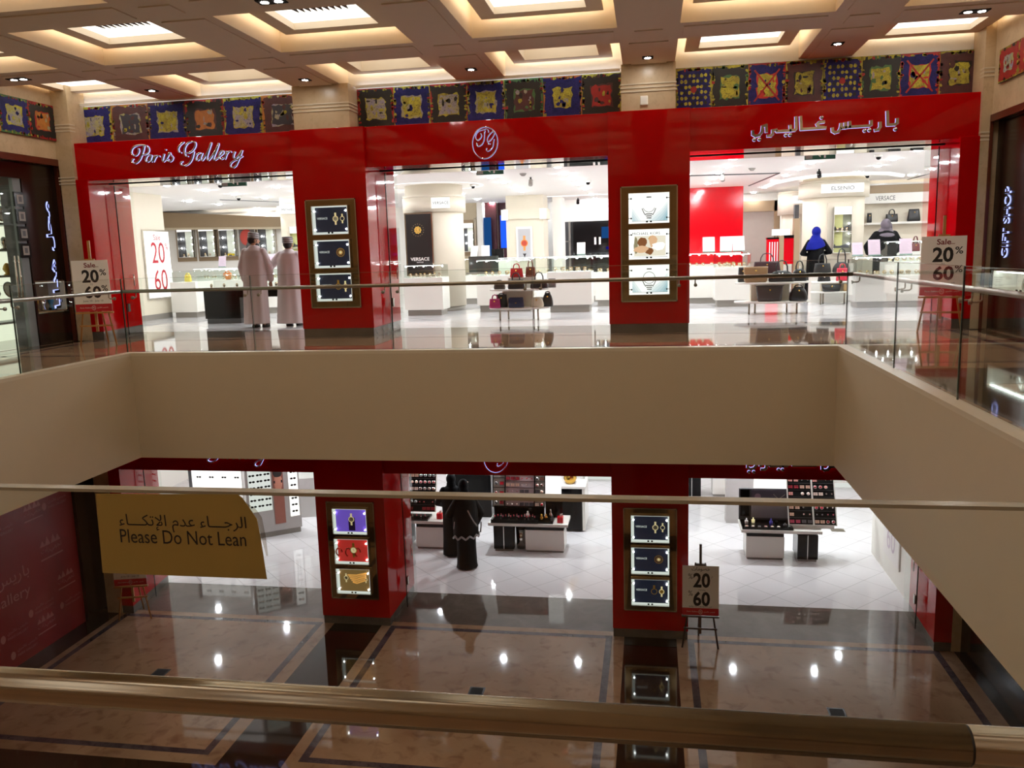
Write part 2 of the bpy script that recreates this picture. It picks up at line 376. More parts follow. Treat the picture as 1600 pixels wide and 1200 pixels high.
# lower mall floor
b = MB()
b.box(-10, 5, -1.5, 12.62, ZL - .1, ZL, marble)
b.box(-10, 5, 12.62, S, ZL - .1, ZL, granite)
for x0, x1, y0, y1 in ((-5.27, -4.44, 8.52, 12.62), (-.42, .39, 8.52, 12.62), (-10, -9.27, -1.5, 12.62), (4.46, 5, -1.5, 12.62), (-9.27, 4.46, 7.5, 8.52), (-5.27, -4.44, -1, 7.5), (-.42, .39, -1, 7.5)):
    b.box(x0, x1, y0, y1, ZL - .001, ZL + .001, marble_dark)
for x0, x1 in ((-9.1, -5.52), (-4.23, -.66), (.61, 4.2)):
    for y0, y1 in ((8.76, 12.42), (2.4, 7.26)):
        for q in ((x0 - .05, x0 + .05, y0 - .05, y1 + .05), (x1 - .05, x1 + .05, y0 - .05, y1 + .05), (x0 + .05, x1 - .05, y0 - .05, y0 + .05), (x0 + .05, x1 - .05, y1 - .05, y1 + .05)):
            b.box(*q, ZL - .001, ZL + .001, marble_gray)
struct(b.build('floor'))
for i, x in enumerate((-7.29, -2.43, 2.4)):
    q = MB().box(-.11, .11, -.11, .11, .0, .004, darkmetal).box(-.085, .085, -.085, .085, .004, .006, blackm)
    tag(q.build('floor_box', loc=(x, 10.57, ZL)), ('square dark floor socket cover set in the lower marble, ' + ('under the yellow sticker side', 'between the two lower watch columns', 'right of the lower sale easel')[i]), 'floor cover', 'floor socket covers')

# side walls, upper level
def side_wall(name, x, out, y_open0, y_open1, ztop):
    """Stone wall with a shop opening; OUT is the side away from the mall."""
    b = MB(); x2 = x + out * .2
    b.box(x, x2, y_open1, 12.95, 0, 4.4, wallstone)
    b.box(x, x2, YR, y_open0, 0, 4.4, wallstone)
    b.box(x, x2, y_open0, y_open1, ztop, 4.4, wallstone)
    for zz in (1.42, 1.47, 1.52, 2.52, 2.57, 2.62):          # reeded bands
        pass
    return struct(b.build(name))
side_wall('wall_left', XL, -1, 7.6, 12.56, 2.95)
side_wall('wall_right', XR, 1, 8.4, 12.54, 2.88)
b = MB()
for x0, x1 in ((XL, -9.21), (4.42, XR)):                       # stone piers at both ends of the storefront
    b.box(x0, x1, 12.47, 12.95, 0, 4.2, wallstone)
    b.box(x0, x1, 12.47, 12.95, ZL, ZB, wallstone)
    for z0 in (.75, 2.55, 3.38):
        for k in range(3): b.box(x0 - .004, x1 + .004, 12.462, 12.6, z0 + k * .05, z0 + k * .05 + .02, cream_top)
struct(b.build('trim_2'))
# frieze wall, pilasters above the storefront
b = MB()
b.box(XL - .2, XR + .2, 12.9, 13.1, 2.7, 4.7, whitew)
struct(b.build('wall_back'))
b = MB()
for x0, x1 in ((-5.4, -4.5), (-.4, .37)):
    b.box(x0, x1, 12.5, 12.9, 3.0, CZ, wallstone)
    for k in range(3): b.box(x0 - .012, x1 + .012, 12.488, 12.88, 3.46 + k * .05, 3.48 + k * .05, cream_top)
struct(b.build('trim_3'))
b = MB().box(-.13, -.02, 12.47, 12.5, 3.27, 3.40, whitew)
tag(b.build('motion_sensor', bevel=.01), 'small white sensor box on the stone pilaster between the middle and right paintings', 'sensor')

# coffered ceiling
CX = ((-9.6, -7.8), (-7.12, -5.38), (-4.63, -2.88), (-2.14, -.375), (.36, 2.1), (2.83, 4.6))
CY = ((-5.78, -4.08), (-3.34, -1.64), (-.9, .8), (1.5, 3.2), (3.94, 5.64), (6.37, 8.07), (8.77, 10.47), (11.22, 12.92))
b = MB()
xs = [XL - .2] + [v for p in CX for v in p] + [XR + .2]
ys = [YR] + [v for p in CY for v in p] + [13.0]
for i in range(0, len(xs), 2):
    if xs[i + 1] - xs[i] > .02: b.box(xs[i], xs[i + 1], YR, 13.0, CZ, 4.62, beam)
for j in range(0, len(ys), 2):
    if ys[j + 1] - ys[j] > .02:
        for x0, x1 in CX: b.box(x0, x1, ys[j], ys[j + 1], CZ, 4.62, beam)
b.box(XL - .2, XR + .2, YR, 13.0, 4.62, 4.75, beam)
for i in range(2, len(xs) - 2, 2):                             # slightly raised panels on the beam undersides
    for y0, y1 in CY: b.box(xs[i] + .12, xs[i + 1] - .12, y0 + .05, y1 - .05, CZ - .012, CZ, beam)
    for j in range(2, len(ys) - 2, 2): b.box(xs[i] + .2, xs[i + 1] - .2, ys[j] + .2, ys[j + 1] - .2, CZ - .012, CZ, beam)
for j in range(2, len(ys) - 2, 2):
    for x0, x1 in CX: b.box(x0 + .05, x1 - .05, ys[j] + .14, ys[j + 1] - .14, CZ - .012, CZ, beam)
struct(b.build('ceiling'))
def coffer_light(w, d, deep):
    t = thing('coffer_light', 'square cove light hung in a ceiling coffer', 'ceiling light', group='ceiling coffer lights')
    b = MB(); o, i = .14, .33
    hw, hd = w / 2, d / 2
    z0, z1 = 4.02 - CZ, 4.07 - CZ
    for q in ((-hw + o, hw - o, -hd + o, -hd + i), (-hw + o, hw - o, hd - i, hd - o), (-hw + o, -hw + i, -hd + i, hd - i), (hw - i, hw - o, -hd + i, hd - i)):
        b.box(*q, z0, z1, beam)
    e = i - .02
    for q in ((-hw + e, hw - e, -hd + e, -hd + i), (-hw + e, hw - e, hd - i, hd - e), (-hw + e, -hw + i, -hd + i, hd - i), (hw - i, hw - e, -hd + i, hd - i)):
        b.box(*q, z1, 4.62 - CZ, beam)
    b.build('frame', t)
    zz = (4.40 if deep else 4.10) - CZ
    MB().box(-hw + i, hw - i, -hd + i, hd - i, zz, zz + .02, e_panel).build('light_panel', t)
    b = MB()
    for q in ((-hw + o + .03, hw - o - .03, -hd + o + .02, -hd + o + .05), (-hw + o + .03, hw - o - .03, hd - o - .05, hd - o - .02), (-hw + o + .02, -hw + o + .05, -hd + .2, hd - .2), (hw - o - .05, hw - o - .02, -hd + .2, hd - .2)):
        b.box(*q, z1 + .01, z1 + .03, e_cove)
    b.build('cove_strip', t)
    return t
shallow = coffer_light(1.74, 1.70, False); deepc = coffer_light(1.74, 1.70, True); grilled = coffer_light(1.74, 1.70, False)
b = MB()
for k in range(9): b.prism([(-.30 + .075 * k, -.10), (-.236 + .075 * k, -.10), (-.268 + .075 * k, .06)], .225, .235, flat('grille_dark', 46, 40, 34), 'xy')
b.build('ornament_grille', grilled)
used = {}
ROWN = ('nearest the storefront', 'second from the storefront', 'third from the storefront', 'fourth from the storefront', 'fifth from the storefront', 'above the near handrail', 'just behind the camera', 'at the rear wall')
COLN = ('leftmost', 'second from left', 'third from left', 'third from right', 'second from right', 'rightmost')
for r, (y0, y1) in enumerate(reversed(CY)):
    for c, (x0, x1) in enumerate(CX):
        deep = r == 0 and c in (1, 2, 3)
        p = deepc if deep else grilled if (r == 1 and c in (1, 2)) else shallow
        lab = f'square glowing ceiling coffer, {COLN[c]} in the row {ROWN[r]}'
        lo = ((x0 + x1) / 2, (y0 + y1) / 2, CZ)
        if p.name in used: dup(p, lo, 0, lab)
        else: p.location = lo; p['label'] = lab; used[p.name] = 1
for q, (x0, x1) in enumerate(((-9.35, -5.42), (-4.48, -.42))):
    b = MB().box(x0, x1, 12.80, 12.88, 3.845, 3.855, e_slot).box(x0, x1, 12.78, 12.80, 3.82, 3.86, whitew)
    tag(b.build('slot_light'), f'thin bright strip light along the top of the {("left", "middle")[q]} painting', 'light strip', 'strip lights over the paintings')
# mall downlights and a detector on the beams
def mall_light(twin):
    t = thing('downlight', '', 'downlight', group='mall downlights')
    xs_ = (-.075, .075) if twin else (0,)
    w = .15 if twin else .075
    MB().box(-w, w, -.075, .075, -.022, -.012, blackm).build('housing', t)
    b = MB()
    for x in xs_: b.disc((x, 0, -.0235), .042, e_mall, 16)
    b.build('lamp', t)
    return t
for i, (x, y, n) in enumerate(((-7.45, 12.05, 'in the beam over the left painting'), (-4.98, 12.03, 'in the beam over the left pilaster'), (-2.5, 12.08, 'in the beam over the middle painting'), (-.02, 12.09, 'in the beam over the right pilaster'), (2.45, 12.03, 'in the beam over the right painting'))):
    t = mall_light(False); t.location = (x, y, CZ); t['label'] = 'small square recessed downlight ' + n
for i, (x, y, n) in enumerate(((-8.68, 10.8, 'at the left edge of the ceiling'), (3.71, 10.85, 'at the right edge of the ceiling'), (-3.78, 8.4, 'at the top of the view'))):
    t = mall_light(True); t.location = (x, y, CZ); t['label'] = 'twin recessed downlight ' + n
t = MB().cyl((0, 0, -.012), (0, 0, -.05), .06, whitew, 16).cyl((0, 0, -.05), (0, 0, -.085), .045, grayp, 16, .03).build('smoke_detector', loc=(-8.3, 9.9, CZ))
tag(t, 'round smoke detector under the left ceiling beam', 'smoke detector')

# painted friezes
random.seed(23)
def frieze(name, label, T, w, h, cells):
    """Abstract painted panel: a row of rough squares, each (ground, border, centre, accent)."""
    b = MB(T); b.box(0, w, -.012, 0, 0, h, flat('frieze_ground', 38, 30, 34, .6))
    cw = w / len(cells)
    def rough(cx, cy, a, c, m, y, jit=.06, n=24):
        ps = []
        for k in range(n):
            if n < 12: u, v = math.cos(2 * PI * k / n), math.sin(2 * PI * k / n)
            else:
                e = 4 * k / n; sd = int(e); f = (e - sd) * 2 - 1
                u, v = ((f, -1), (1, f), (-f, 1), (-1, -f))[sd]
            ps.append((cx + a * (u + random.uniform(-jit, jit)), cy + c * (v + random.uniform(-jit, jit))))
        ps = [(min(max(p[0], .002), w - .002), min(max(p[1], .002), h - .002)) for p in ps]
        b.add([(p[0], y, p[1]) for p in ps], [tuple(range(n))[::-1]], m)
        b.T = T
    for i, (g, bo, ce, ac) in enumerate(cells):
        cx = (i + .5) * cw; cy = h / 2
        rough(cx, cy, cw * .5, h * .5, bo, -.013, .03); rough(cx, cy, cw * .47, h * .455, g, -.014, .07)
        for k in range(56):                                   # dabs of paint round the border
            a = random.uniform(0, 2 * PI); u = max(abs(math.cos(a)), abs(math.sin(a)))
            rough(cx + cw * .46 * math.cos(a) / u, cy + h * .45 * math.sin(a) / u, random.uniform(.008, .03), random.uniform(.008, .028), random.choice((ac, bo, fr_yel, fr_blk, fr_red)), -.0155, .3, 7)
        if ce == 'dots':
            for u in range(7):
                for v in range(6): rough(cx + (u - 3) * cw * .11, cy + (v - 2.5) * h * .125, cw * .045, h * .045, fr_yel if (u + v) % 3 else fr_blk, -.0145, .2, 8)
            rough(cx, cy, .045, .045, fr_red, -.0152, .1, 10)
        else:
            rough(cx, cy, cw * .27, h * .26, ac, -.0145, .13); rough(cx, cy, cw * .24, h * .235, ce, -.015, .13)
            for k in range(9): rough(cx + random.uniform(-.2, .2) * cw, cy + random.uniform(-.2, .2) * h, random.uniform(.01, .04), random.uniform(.01, .05), random.choice((fr_pale, fr_yel, ac, g)), -.0158, .3, 8)
        if ac == fr_red2:
            for s in (1, -1): b.add([(cx - cw * .36, -.0165, cy - s * h * .34), (cx - cw * .32, -.0165, cy - s * h * .36), (cx + cw * .36, -.0165, cy + s * h * .34), (cx + cw * .32, -.0165, cy + s * h * .36)], [(0, 1, 2, 3) if s > 0 else (3, 2, 1, 0)], fr_red)
    return tag(b.build(name), label, 'painting', 'painted frieze panels')
fr_blu = stone('paint_blue', rgb(26, 26, 92), rgb(44, 40, 112), rgb(14, 12, 34), .6, 5, .3, .8); fr_yel = stone('paint_yellow', rgb(196, 190, 66), rgb(150, 140, 60), rgb(60, 54, 50), .6, 7, .3, .9); fr_pale = stone('paint_lilac', rgb(150, 146, 170), rgb(176, 172, 90), rgb(70, 64, 90), .6, 6, .3, .9); fr_blk = flat('paint_black', 30, 26, 24, var=.5, vs=9)
fr_red = flat('paint_red', 160, 34, 32, var=.35, vs=12); fr_red2 = flat('paint_red_cross', 186, 46, 40); fr_bro = flat('paint_brown', 78, 40, 42, var=.5, vs=9); fr_ora = flat('paint_orange', 178, 112, 44, var=.4, vs=14); fr_gry = flat('paint_slate', 54, 54, 66); fr_grn = flat('paint_green', 70, 110, 60)
FT = lambda x, y, z: Matrix.Translation((x, y, z))
frieze('painting', 'abstract painted frieze of rough squares above the left storefront bay', FT(-9.38, 12.88, 3.2), 3.96, .62,
       [(fr_blu, fr_yel, fr_pale, fr_yel), (fr_bro, fr_ora, fr_gry, fr_pale), (fr_blu, fr_bro, fr_yel, fr_pale), (fr_blk, fr_red, fr_ora, fr_bro), (fr_blu, fr_yel, fr_pale, fr_yel), (fr_bro, fr_ora, fr_gry, fr_pale)])
frieze('painting', 'abstract painted frieze of rough squares above the middle storefront bay', FT(-4.49, 12.88, 3.2), 4.08, .62,
       [(fr_blk, fr_red, fr_pale, fr_yel), (fr_blu, fr_yel, fr_yel, fr_pale), (fr_blk, fr_red, fr_pale, fr_yel), (fr_blu, fr_yel, fr_yel, fr_pale), (fr_blk, fr_grn, fr_bro, fr_grn), (fr_blu, fr_ora, fr_yel, fr_blu), (fr_blk, fr_yel, fr_red, fr_bro)])
frieze('painting', 'abstract painted frieze with red crosses above the right storefront bay', FT(.38, 12.88, 3.2), 4.12, .62,
       [(fr_blu, fr_yel, 'dots', fr_yel), (fr_blk, fr_yel, fr_yel, fr_grn), (fr_blu, fr_red, fr_yel, fr_red2), (fr_bro, fr_yel, fr_yel, fr_blk), (fr_blu, fr_yel, 'dots', fr_yel), (fr_blk, fr_yel, fr_yel, fr_grn), (fr_blu, fr_red, fr_yel, fr_red2), (fr_bro, fr_yel, fr_yel, fr_blk)])
frieze('painting', 'abstract painted frieze in red and blue on the left side wall', Matrix.Translation((XL + .02, 8.9, 3.24)) @ Matrix.Rotation(PI / 2, 4, 'Z'), 3.6, .55,
       [(fr_blk, fr_ora, fr_red, fr_yel), (fr_blu, fr_grn, fr_pale, fr_yel), (fr_blk, fr_red, fr_ora, fr_red), (fr_blk, fr_ora, fr_red, fr_bro), (fr_blu, fr_grn, fr_pale, fr_yel), (fr_blk, fr_red, fr_ora, fr_red)])
frieze('painting', 'abstract painted frieze in red and yellow on the right side wall', Matrix.Translation((XR - .02, 12.25, 3.24)) @ Matrix.Rotation(-PI / 2, 4, 'Z'), 3.6, .42,
       [(fr_red, fr_yel, fr_pale, fr_red), (fr_red, fr_ora, fr_yel, fr_red2), (fr_blk, fr_yel, fr_ora, fr_bro), (fr_red, fr_yel, fr_pale, fr_red), (fr_blk, fr_ora, fr_yel, fr_red2), (fr_red, fr_yel, fr_ora, fr_bro)])

# storefront shell, both floors
def storefront(z0, top):
    o = MB()
    o.box(-9.21, -5.46, 12.53, 12.9, z0 + 2.6, z0 + top, red); o.box(-4.28, -.6, 12.53, 12.9, z0 + 2.6, z0 + top, red); o.box(.57, 4.42, 12.53, 12.9, z0 + 2.6, z0 + top, red)
    for x0, x1 in ((-5.46, -4.28), (-.6, .57)): o.box(x0, x1, D, S + .05, z0 + .14, z0 + top, red)
    o.prism([(-9.21, D + .02), (-8.99, D + .02), (-9.18, S), (-9.3, S)], z0 + .14, z0 + 2.62, red, 'xy')
    o.prism([(4.17, D + .02), (4.42, D + .02), (4.42, S), (4.22, S)], z0 + .14, z0 + 2.62, red, 'xy')
    struct(o.build('wall_front', bevel=.004))
    o = MB()
    for x0, x1 in ((-5.45, -4.29), (-.59, .56)): o.box(x0, x1, D + .01, S + .04, z0, z0 + .14, granite)
    o.prism([(-9.21, D + .03), (-9.0, D + .03), (-9.18, S), (-9.3, S)], z0, z0 + .14, granite, 'xy'); o.prism([(4.18, D + .03), (4.42, D + .03), (4.42, S), (4.22, S)], z0, z0 + .14, granite, 'xy')
    struct(o.build('baseboard_front'))
    o = MB()
    for x0, x1 in ((-9.2, -5.46), (-4.28, -.6), (.57, 4.4)): o.box(x0, x1, 12.9, S, z0 + 2.6, z0 + 2.64, mirror)
    struct(o.build('trim_4'))
    o = MB()
    for x0, x1 in ((-9.2, -5.46), (-4.28, -.6), (.57, 4.4)): o.box(x0, x1, 13.14, 13.18, z0 + 2.588, z0 + 2.6, blackm)
    struct(o.build('trim_5'))
storefront(0, 3.2); storefront(ZL, 3.2)
def stacked_glass(x, z0, ang, label):
    t = thing('glass_door', label, 'glass door', (x, 13.16, z0), ang, 'frameless glass shop doors')
    MB().box(-.006, .006, 0, .62, .02, 2.57, glass).build('pane', t)
    MB().box(-.008, .008, -.006, 0, .02, 2.57, black).build('edge_seal', t)
    MB().box(-.02, .02, .03, .10, .42, .56, chrome).build('lock', t)
    MB().tube([(.03, .3, .86), (.03, .3, 1.06)], .012, chrome).build('handle', t)
for z0, lv in ((0, 'upper'), (ZL, 'lower')):
    stacked_glass(-9.0, z0, .12, f'clear glass door folded against the {lv} storefront left end')
    stacked_glass(-4.2, z0, 0, f'clear glass door folded beside the {lv} left watch column')
    stacked_glass(4.12, z0, 0, f'clear glass door folded against the {lv} storefront right end')

# shop shells
def shop(z0, xl, xr, yb):
    b = MB().box(xl - .3, xr + .3, S, yb + .3, z0 - .06, z0, tile_white); struct(b.build('floor'))
    b = MB().box(xl - .3, xr + .3, S + .05, yb + .3, z0 + 2.75, z0 + 2.9, shop_ceil).box(xl - .3, xr + .3, S, S + .06, z0 + 2.6, z0 + 2.9, whitew); struct(b.build('ceiling'))
    b = MB().box(xl - .3, xr + .3, yb, yb + .2, z0, z0 + 2.75, whitew); struct(b.build('wall_back'))
    b = MB().box(xl - .2, xl, S, yb, z0, z0 + 2.75, whitew); struct(b.build('wall_left'))
    b = MB().box(xr, xr + .2, S, yb, z0, z0 + 2.75, whitew); struct(b.build('wall_right'))
shop(0, -14.6, 9.2, 26.0)
shop(ZL, -13.0, 6.2, 22.5)
for z0 in (0, ZL):                                              # inside faces of the storefront wall
    b = MB().box(-15, -9.25, S - .05, S + .05, z0, z0 + 2.75, whitew).box(4.35, 9.4, S - .05, S + .05, z0, z0 + 2.75, whitew); struct(b.build('wall_front'))

# side shop on the left, upper level
b = MB()
b.box(XL - .02, XL + .02, 12.47, 12.56, 0, 2.95, mahog); b.box(XL - .02, XL + .02, 7.6, 12.47, 2.85, 2.95, mahog)
b.box(XL - .22, XL - .02, 12.51, 12.56, 0, 2.9, mahog)
struct(b.build('trim_6'))
b = MB().box(-9.68, -9.6, 11.74, 12.5, 1.02, 2.85, darkpanel).box(-9.68, -9.6, 11.74, 12.5, 0, .5, darkpanel).box(-9.68, -9.6, 11.74, 11.78, .5, 1.02, darkpanel).box(-9.68, -9.6, 12.47, 12.5, .5, 1.02, darkpanel)
b.box(-10.0, -9.68, 11.74, 11.77, 0, 2.85, darkpanel).box(-9.68, -9.6, 7.6, 11.74, 2.6, 2.85, darkpanel)
struct(b.build('wall_left'))
b = MB().box(-11.6, -9.6, 7.5, 13.2, -.05, 0, marble); struct(b.build('floor'))
b = MB().box(-11.6, -9.68, 7.5, 13.2, 2.85, 2.95, whitew); struct(b.build('ceiling'))
b = MB().box(-11.7, -11.6, 7.4, 13.4, 0, 2.95, whitew).box(-11.6, -9.68, 13.2, 13.3, 0, 2.95, whitew).box(-11.6, -9.7, 7.4, 7.5, 0, 2.95, whitew); struct(b.build('wall_left'))
# side shop on the right, upper level
b = MB()
b.box(XR - .02, XR + .02, 12.45, 12.54, 0, 2.88, mahog); b.box(XR - .02, XR + .02, 8.4, 12.45, 2.79, 2.88, mahog)
struct(b.build('trim_7'))
b = MB().box(4.65, 4.73, 8.4, 12.5, .82, 2.82, darkpanel).box(4.65, 4.73, 8.4, 12.5, 0, .5, darkpanel).box(4.65, 4.73, 8.4, 10.6, .5, .82, darkpanel).box(4.65, 4.73, 12.44, 12.5, .5, .82, darkpanel).box(4.6, 4.75, 8.4, 12.54, 2.8, 2.9, darkpanel)
struct(b.build('wall_right'))
b = MB().box(-10, 5, -1.7, -1.5, ZL, ZB, wallstone); struct(b.build('wall_rear'))  # unseen lower wall, added to shut out background light from behind
b = MB().box(XL - .2, XR + .2, YR - .2, YR, 0, 4.7, wallstone); struct(b.build('wall_rear'))
# lower level side walls
b = MB().box(-9.9, -9.66, -1.5, 12.1, ZL, ZB, flat('red_hoarding', 150, 22, 30, .35)); ho = struct(b.build('wall_left'))
b = MB().box(-9.9, -9.6, 12.1, 12.9, ZL, ZB, darkpanel); struct(b.build('wall_left'))
b = MB().box(4.55, 4.8, -1.5, 12.9, ZL, ZB, black); struct(b.build('wall_right'))
# ---------------------------------------------------------------- balustrades
def panel(p, q, name_label, z1=1.045, sub=None):
    """One glass balustrade pane from p to q on the floor plan."""
    p, q = Vector((p[0], p[1], 0)), Vector((q[0], q[1], 0)); d = (q - p); L = d.length; a = math.atan2(d.y, d.x)
    t = thing('glass_balustrade', name_label, 'glass balustrade', p, a, 'glass balustrade panes')
    MB().box(.008, L - .008, -.006, .006, .0, z1 - .003, glass).build('pane', t)
    MB().box(.008, L - .008, -.006, .006, z1 - .003, z1, glass_top).build('top_edge', t)
    MB().box(.0055, .008, -.006, .006, 0, z1, glass_edge).build('side_edge', t); MB().box(L - .008, L - .0055, -.006, .006, 0, z1, darkmetal).build('side_edge', t)
    return t
fx = (-7.3, -5.365, -3.4, -1.49, .46, 2.36)
N5 = ('leftmost', 'second from left', 'middle', 'second from right', 'rightmost')
for i in range(5): panel((fx[i], 10.6), (fx[i + 1], 10.6), f'clear glass balustrade pane on the far side of the void, {N5[i]}')
ry = (10.6, 8.55, 6.82, 5.1, 3.3, 1.5)
NN = ('nearest the storefront', 'second from the storefront', 'third from the storefront', 'fourth from the storefront', 'fifth from the storefront')
for i in range(5): panel((2.36, ry[i + 1]), (2.36, ry[i]), f'clear glass balustrade pane on the right side of the void, {NN[i]}')
for i in range(5): panel((-7.3, ry[i + 1]), (-7.3, ry[i]), f'clear glass balustrade pane on the left side of the void, {NN[i]}')
for i, (a, c) in enumerate(((-7.3, -3.0), (-3.0, .9), (.9, 2.36))): panel((a, .673), (c, .673), f'clear glass balustrade pane in front of the camera, {("left", "with the yellow sticker", "right")[i]}')
def rail(label, pts, joints, side, r=.024, m=steel):
    t = thing('handrail', label, 'handrail', pts[0])
    o = Vector(pts[0])
    MB(Matrix.Translation(-o)).tube(pts, r, m, 16).build('rail', t)
    for p in joints:
        b = MB(Matrix.Translation(-o)); p = Vector(p); s = Vector(side)
        b.tube([p - Vector((0, 0, r)), p - Vector((0, 0, .07)), p - Vector((0, 0, .085)) - s * .02, p - Vector((0, 0, .085)) - s * .085], .008, m, 8)
        b.cyl(p - Vector((0, 0, .085)) - s * .075, p - Vector((0, 0, .085)) - s * .0935, .022, m, 14)
        b.build('bracket', t)
    return t
zr = .862
rail('steel handrail fixed along the far glass balustrade', [(-7.375, 10.7, zr), (2.435, 10.7, zr)], [(x + s, 10.7, zr) for x in fx[1:-1] for s in (-.1, .1)] + [(-7.15, 10.7, zr), (2.28, 10.7, zr)], (0, 1, 0), .024, steel)
rail('steel handrail fixed along the right glass balustrade', [(2.46, 10.7, zr), (2.46, .6, zr)], [(2.46, y + s, zr) for y in ry[1:-1] for s in (-.1, .1)] + [(2.46, 10.45, zr)], (1, 0, 0), .024, steel)
rail('steel handrail fixed along the left glass balustrade', [(-7.4, 10.7, zr), (-7.4, .6, zr)], [(-7.4, y + s, zr) for y in ry[1:-1] for s in (-.1, .1)] + [(-7.4, 10.45, zr)], (-1, 0, 0), .024, steel)
t = thing('handrail', 'bronze toned handrail crossing the bottom of the view', 'handrail', (0, .615, .8755))
def ribbed(x0, x1):                                            # smooth rail given shallow ribs to imitate bands of reflected light
    n = 120
    ring = lambda x: [(x, .0150 * (1 + .018 * math.cos(9 * 2 * PI * j / n)) * math.cos(2 * PI * j / n), .0150 * (1 + .018 * math.cos(9 * 2 * PI * j / n)) * math.sin(2 * PI * j / n)) for j in range(n)]
    return MB().loft([ring(x0), ring(x1)], brass)
ribbed(-3, .232).build('rail', t); ribbed(.234, 2.3).build('rail', t)
MB().cyl((.231, 0, 0), (.235, 0, 0), .0145, darkmetal, 24).build('joint', t)

# the yellow sticker on the near glass
t = thing('sticker', 'yellow sticker asking people not to lean, on the near glass pane', 'sticker', (-.427, .6655, 1.0))
b = MB().prism([(-.079, .041), (.062, .043), (.066, .040), (.072, .031), (.0785, .0205), (.0805, .004), (.0835, -.036), (-.081, -.036)], 0, .0006, sticker_y)
b.text('Please Do Not Lean', (.0042, -.0004, .0012), X, Z, ink, w=.125, h=.0130)
b.text(arabic('الرجـــاء عدم الإتكـــاء'), (.0052, -.0004, .0142), X, Z, ink, w=.126, h=.0165)
b.build('vinyl', t)
MB().prism([(.066, .037), (.0775, .030), (.083, .022), (.0855, .002), (.086, -.014), (.0845, -.014), (.081, .004), (.0785, .0205), (.072, .031)], .0006, .001, glassy('torn_film', (.80, .77, .72, 1), .2)).build('torn_film', t)

# ---------------------------------------------------------------- storefront signs
def stroke_sign(name, label, strokes, o, rf, rb, off, face, oblate=1.0, border=None):
    t = thing(name, label, 'sign', o)
    f = MB(); g = MB(); st = MB()
    for s in strokes:
        p = [(x / 1000, 0, z / 1000) for x, z in s]
        if len(p) > 3:                                        # round off the traced line
            q = []
            for i in range(len(p) - 1):
                p0, p1, p2, p3 = Vector(p[max(i - 1, 0)]), Vector(p[i]), Vector(p[i + 1]), Vector(p[min(i + 2, len(p) - 1)])
                for k in range(3):
                    u = k / 3
                    q.append(.5 * ((2 * p1) + (-p0 + p2) * u + (2 * p0 - 5 * p1 + 4 * p2 - p3) * u * u + (-p0 + 3 * p1 - 3 * p2 + p3) * u ** 3))
            q.append(Vector(p[-1])); p = q
        g.tube([(a[0], -.012, a[2]) for a in p], rb, e_halo, 6)
        f.tube([(a[0], -off, a[2]) for a in p], rf, face, 8)
    g.build('glow_strip', t); f.build('letters', t)
    return t
for z0, lv in ((0, 'upper'), (ZL, 'lower')):
    stroke_sign('shop_sign', f'chrome script sign reading Paris Gallery with blue glow, {lv} storefront', PARIS, (-7.2, 12.53, 2.85 + z0), .012, .009, .042, chrome)
    stroke_sign('shop_sign', f'glowing oval monogram sign on the {lv} storefront fascia', EMBLEM, (-2.42, 12.53, 2.86 + z0), .007, .0075, .03, chrome)
def ribbon_sign(label, strokes, o):
    t = thing('shop_sign', label, 'sign', o)
    f = MB(); g = MB()
    for s in strokes:
        p = [Vector((x / 1000, 0, z / 1000)) for x, z in s]
        if len(p) == 2 and (p[1] - p[0]).length < .03:
            c = (p[0] + p[1]) / 2
            f.cyl((c.x, -.05, c.z), (c.x, -.03, c.z), .024, chrome, 14); g.cyl((c.x, -.02, c.z), (c.x, -.008, c.z), .025, e_halo, 14); continue
        for i in range(len(p) - 1):
            a, c = p[i], p[i + 1]; d = (c - a).normalized(); n = Vector((-d.z, 0, d.x)) * .018; e = d * .014
            for mb, m, y0, y1, k in ((f, chrome, -.05, -.03, 1), (g, e_halo, -.02, -.008, 1.12)):
                q = [a - e - n * k, c + e - n * k, c + e + n * k, a - e + n * k]
                if (mb is f): y0 -= .0004 * (i % 2)
                mb.prism([(v.x, v.z) for v in q], y0, y1, m)
    g.build('glow_strip', t); f.build('letters', t)
for z0, lv in ((0, 'upper'), (ZL, 'lower')): ribbon_sign(f'chrome Arabic lettering sign with blue edge glow, {lv} storefront', ARABIC, (2.4, 12.53, 2.8 + z0))

# ---------------------------------------------------------------- watch display cases on the columns
def watch_art(b, x, y, z, s, strap, face, ring=True, down=True):
    b.box(x - s * .32, x + s * .32, y, y - .002, z, z + s * 2.0, strap); 
    if down: b.box(x - s * .3, x + s * .3, y, y - .002, z - s * 2.0, z, strap)
    for r, m, dy in ((s, strap, .003), (s * .76, face, .005)):
        b.add([(x + r * math.cos(2 * PI * k / 20), y - dy, z + r * math.sin(2 * PI * k / 20)) for k in range(20)], [tuple(range(20))], m)
    b.box(x - .002, x + .002, y - .007, y - .006, z, z + s * .5, ink); b.box(x, x + s * .4, y - .007, y - .006, z - .002, z + .002, ink)
vdark = mat('versace_poster', rgb(26, 26, 36), .3, emit=(.16, .24, .5, 1), es=.04); vblue = mat('poster_violet', rgb(78, 50, 150), .3, emit=(.22, .12, .75, 1), es=.55); vred = mat('poster_red_silk', rgb(150, 26, 26), .3, emit=(.8, .05, .04, 1), es=.4); vgold = flat('poster_bronze_silk', 170, 104, 40, .3)  # emission put into the poster colours adds the glow of the case lights
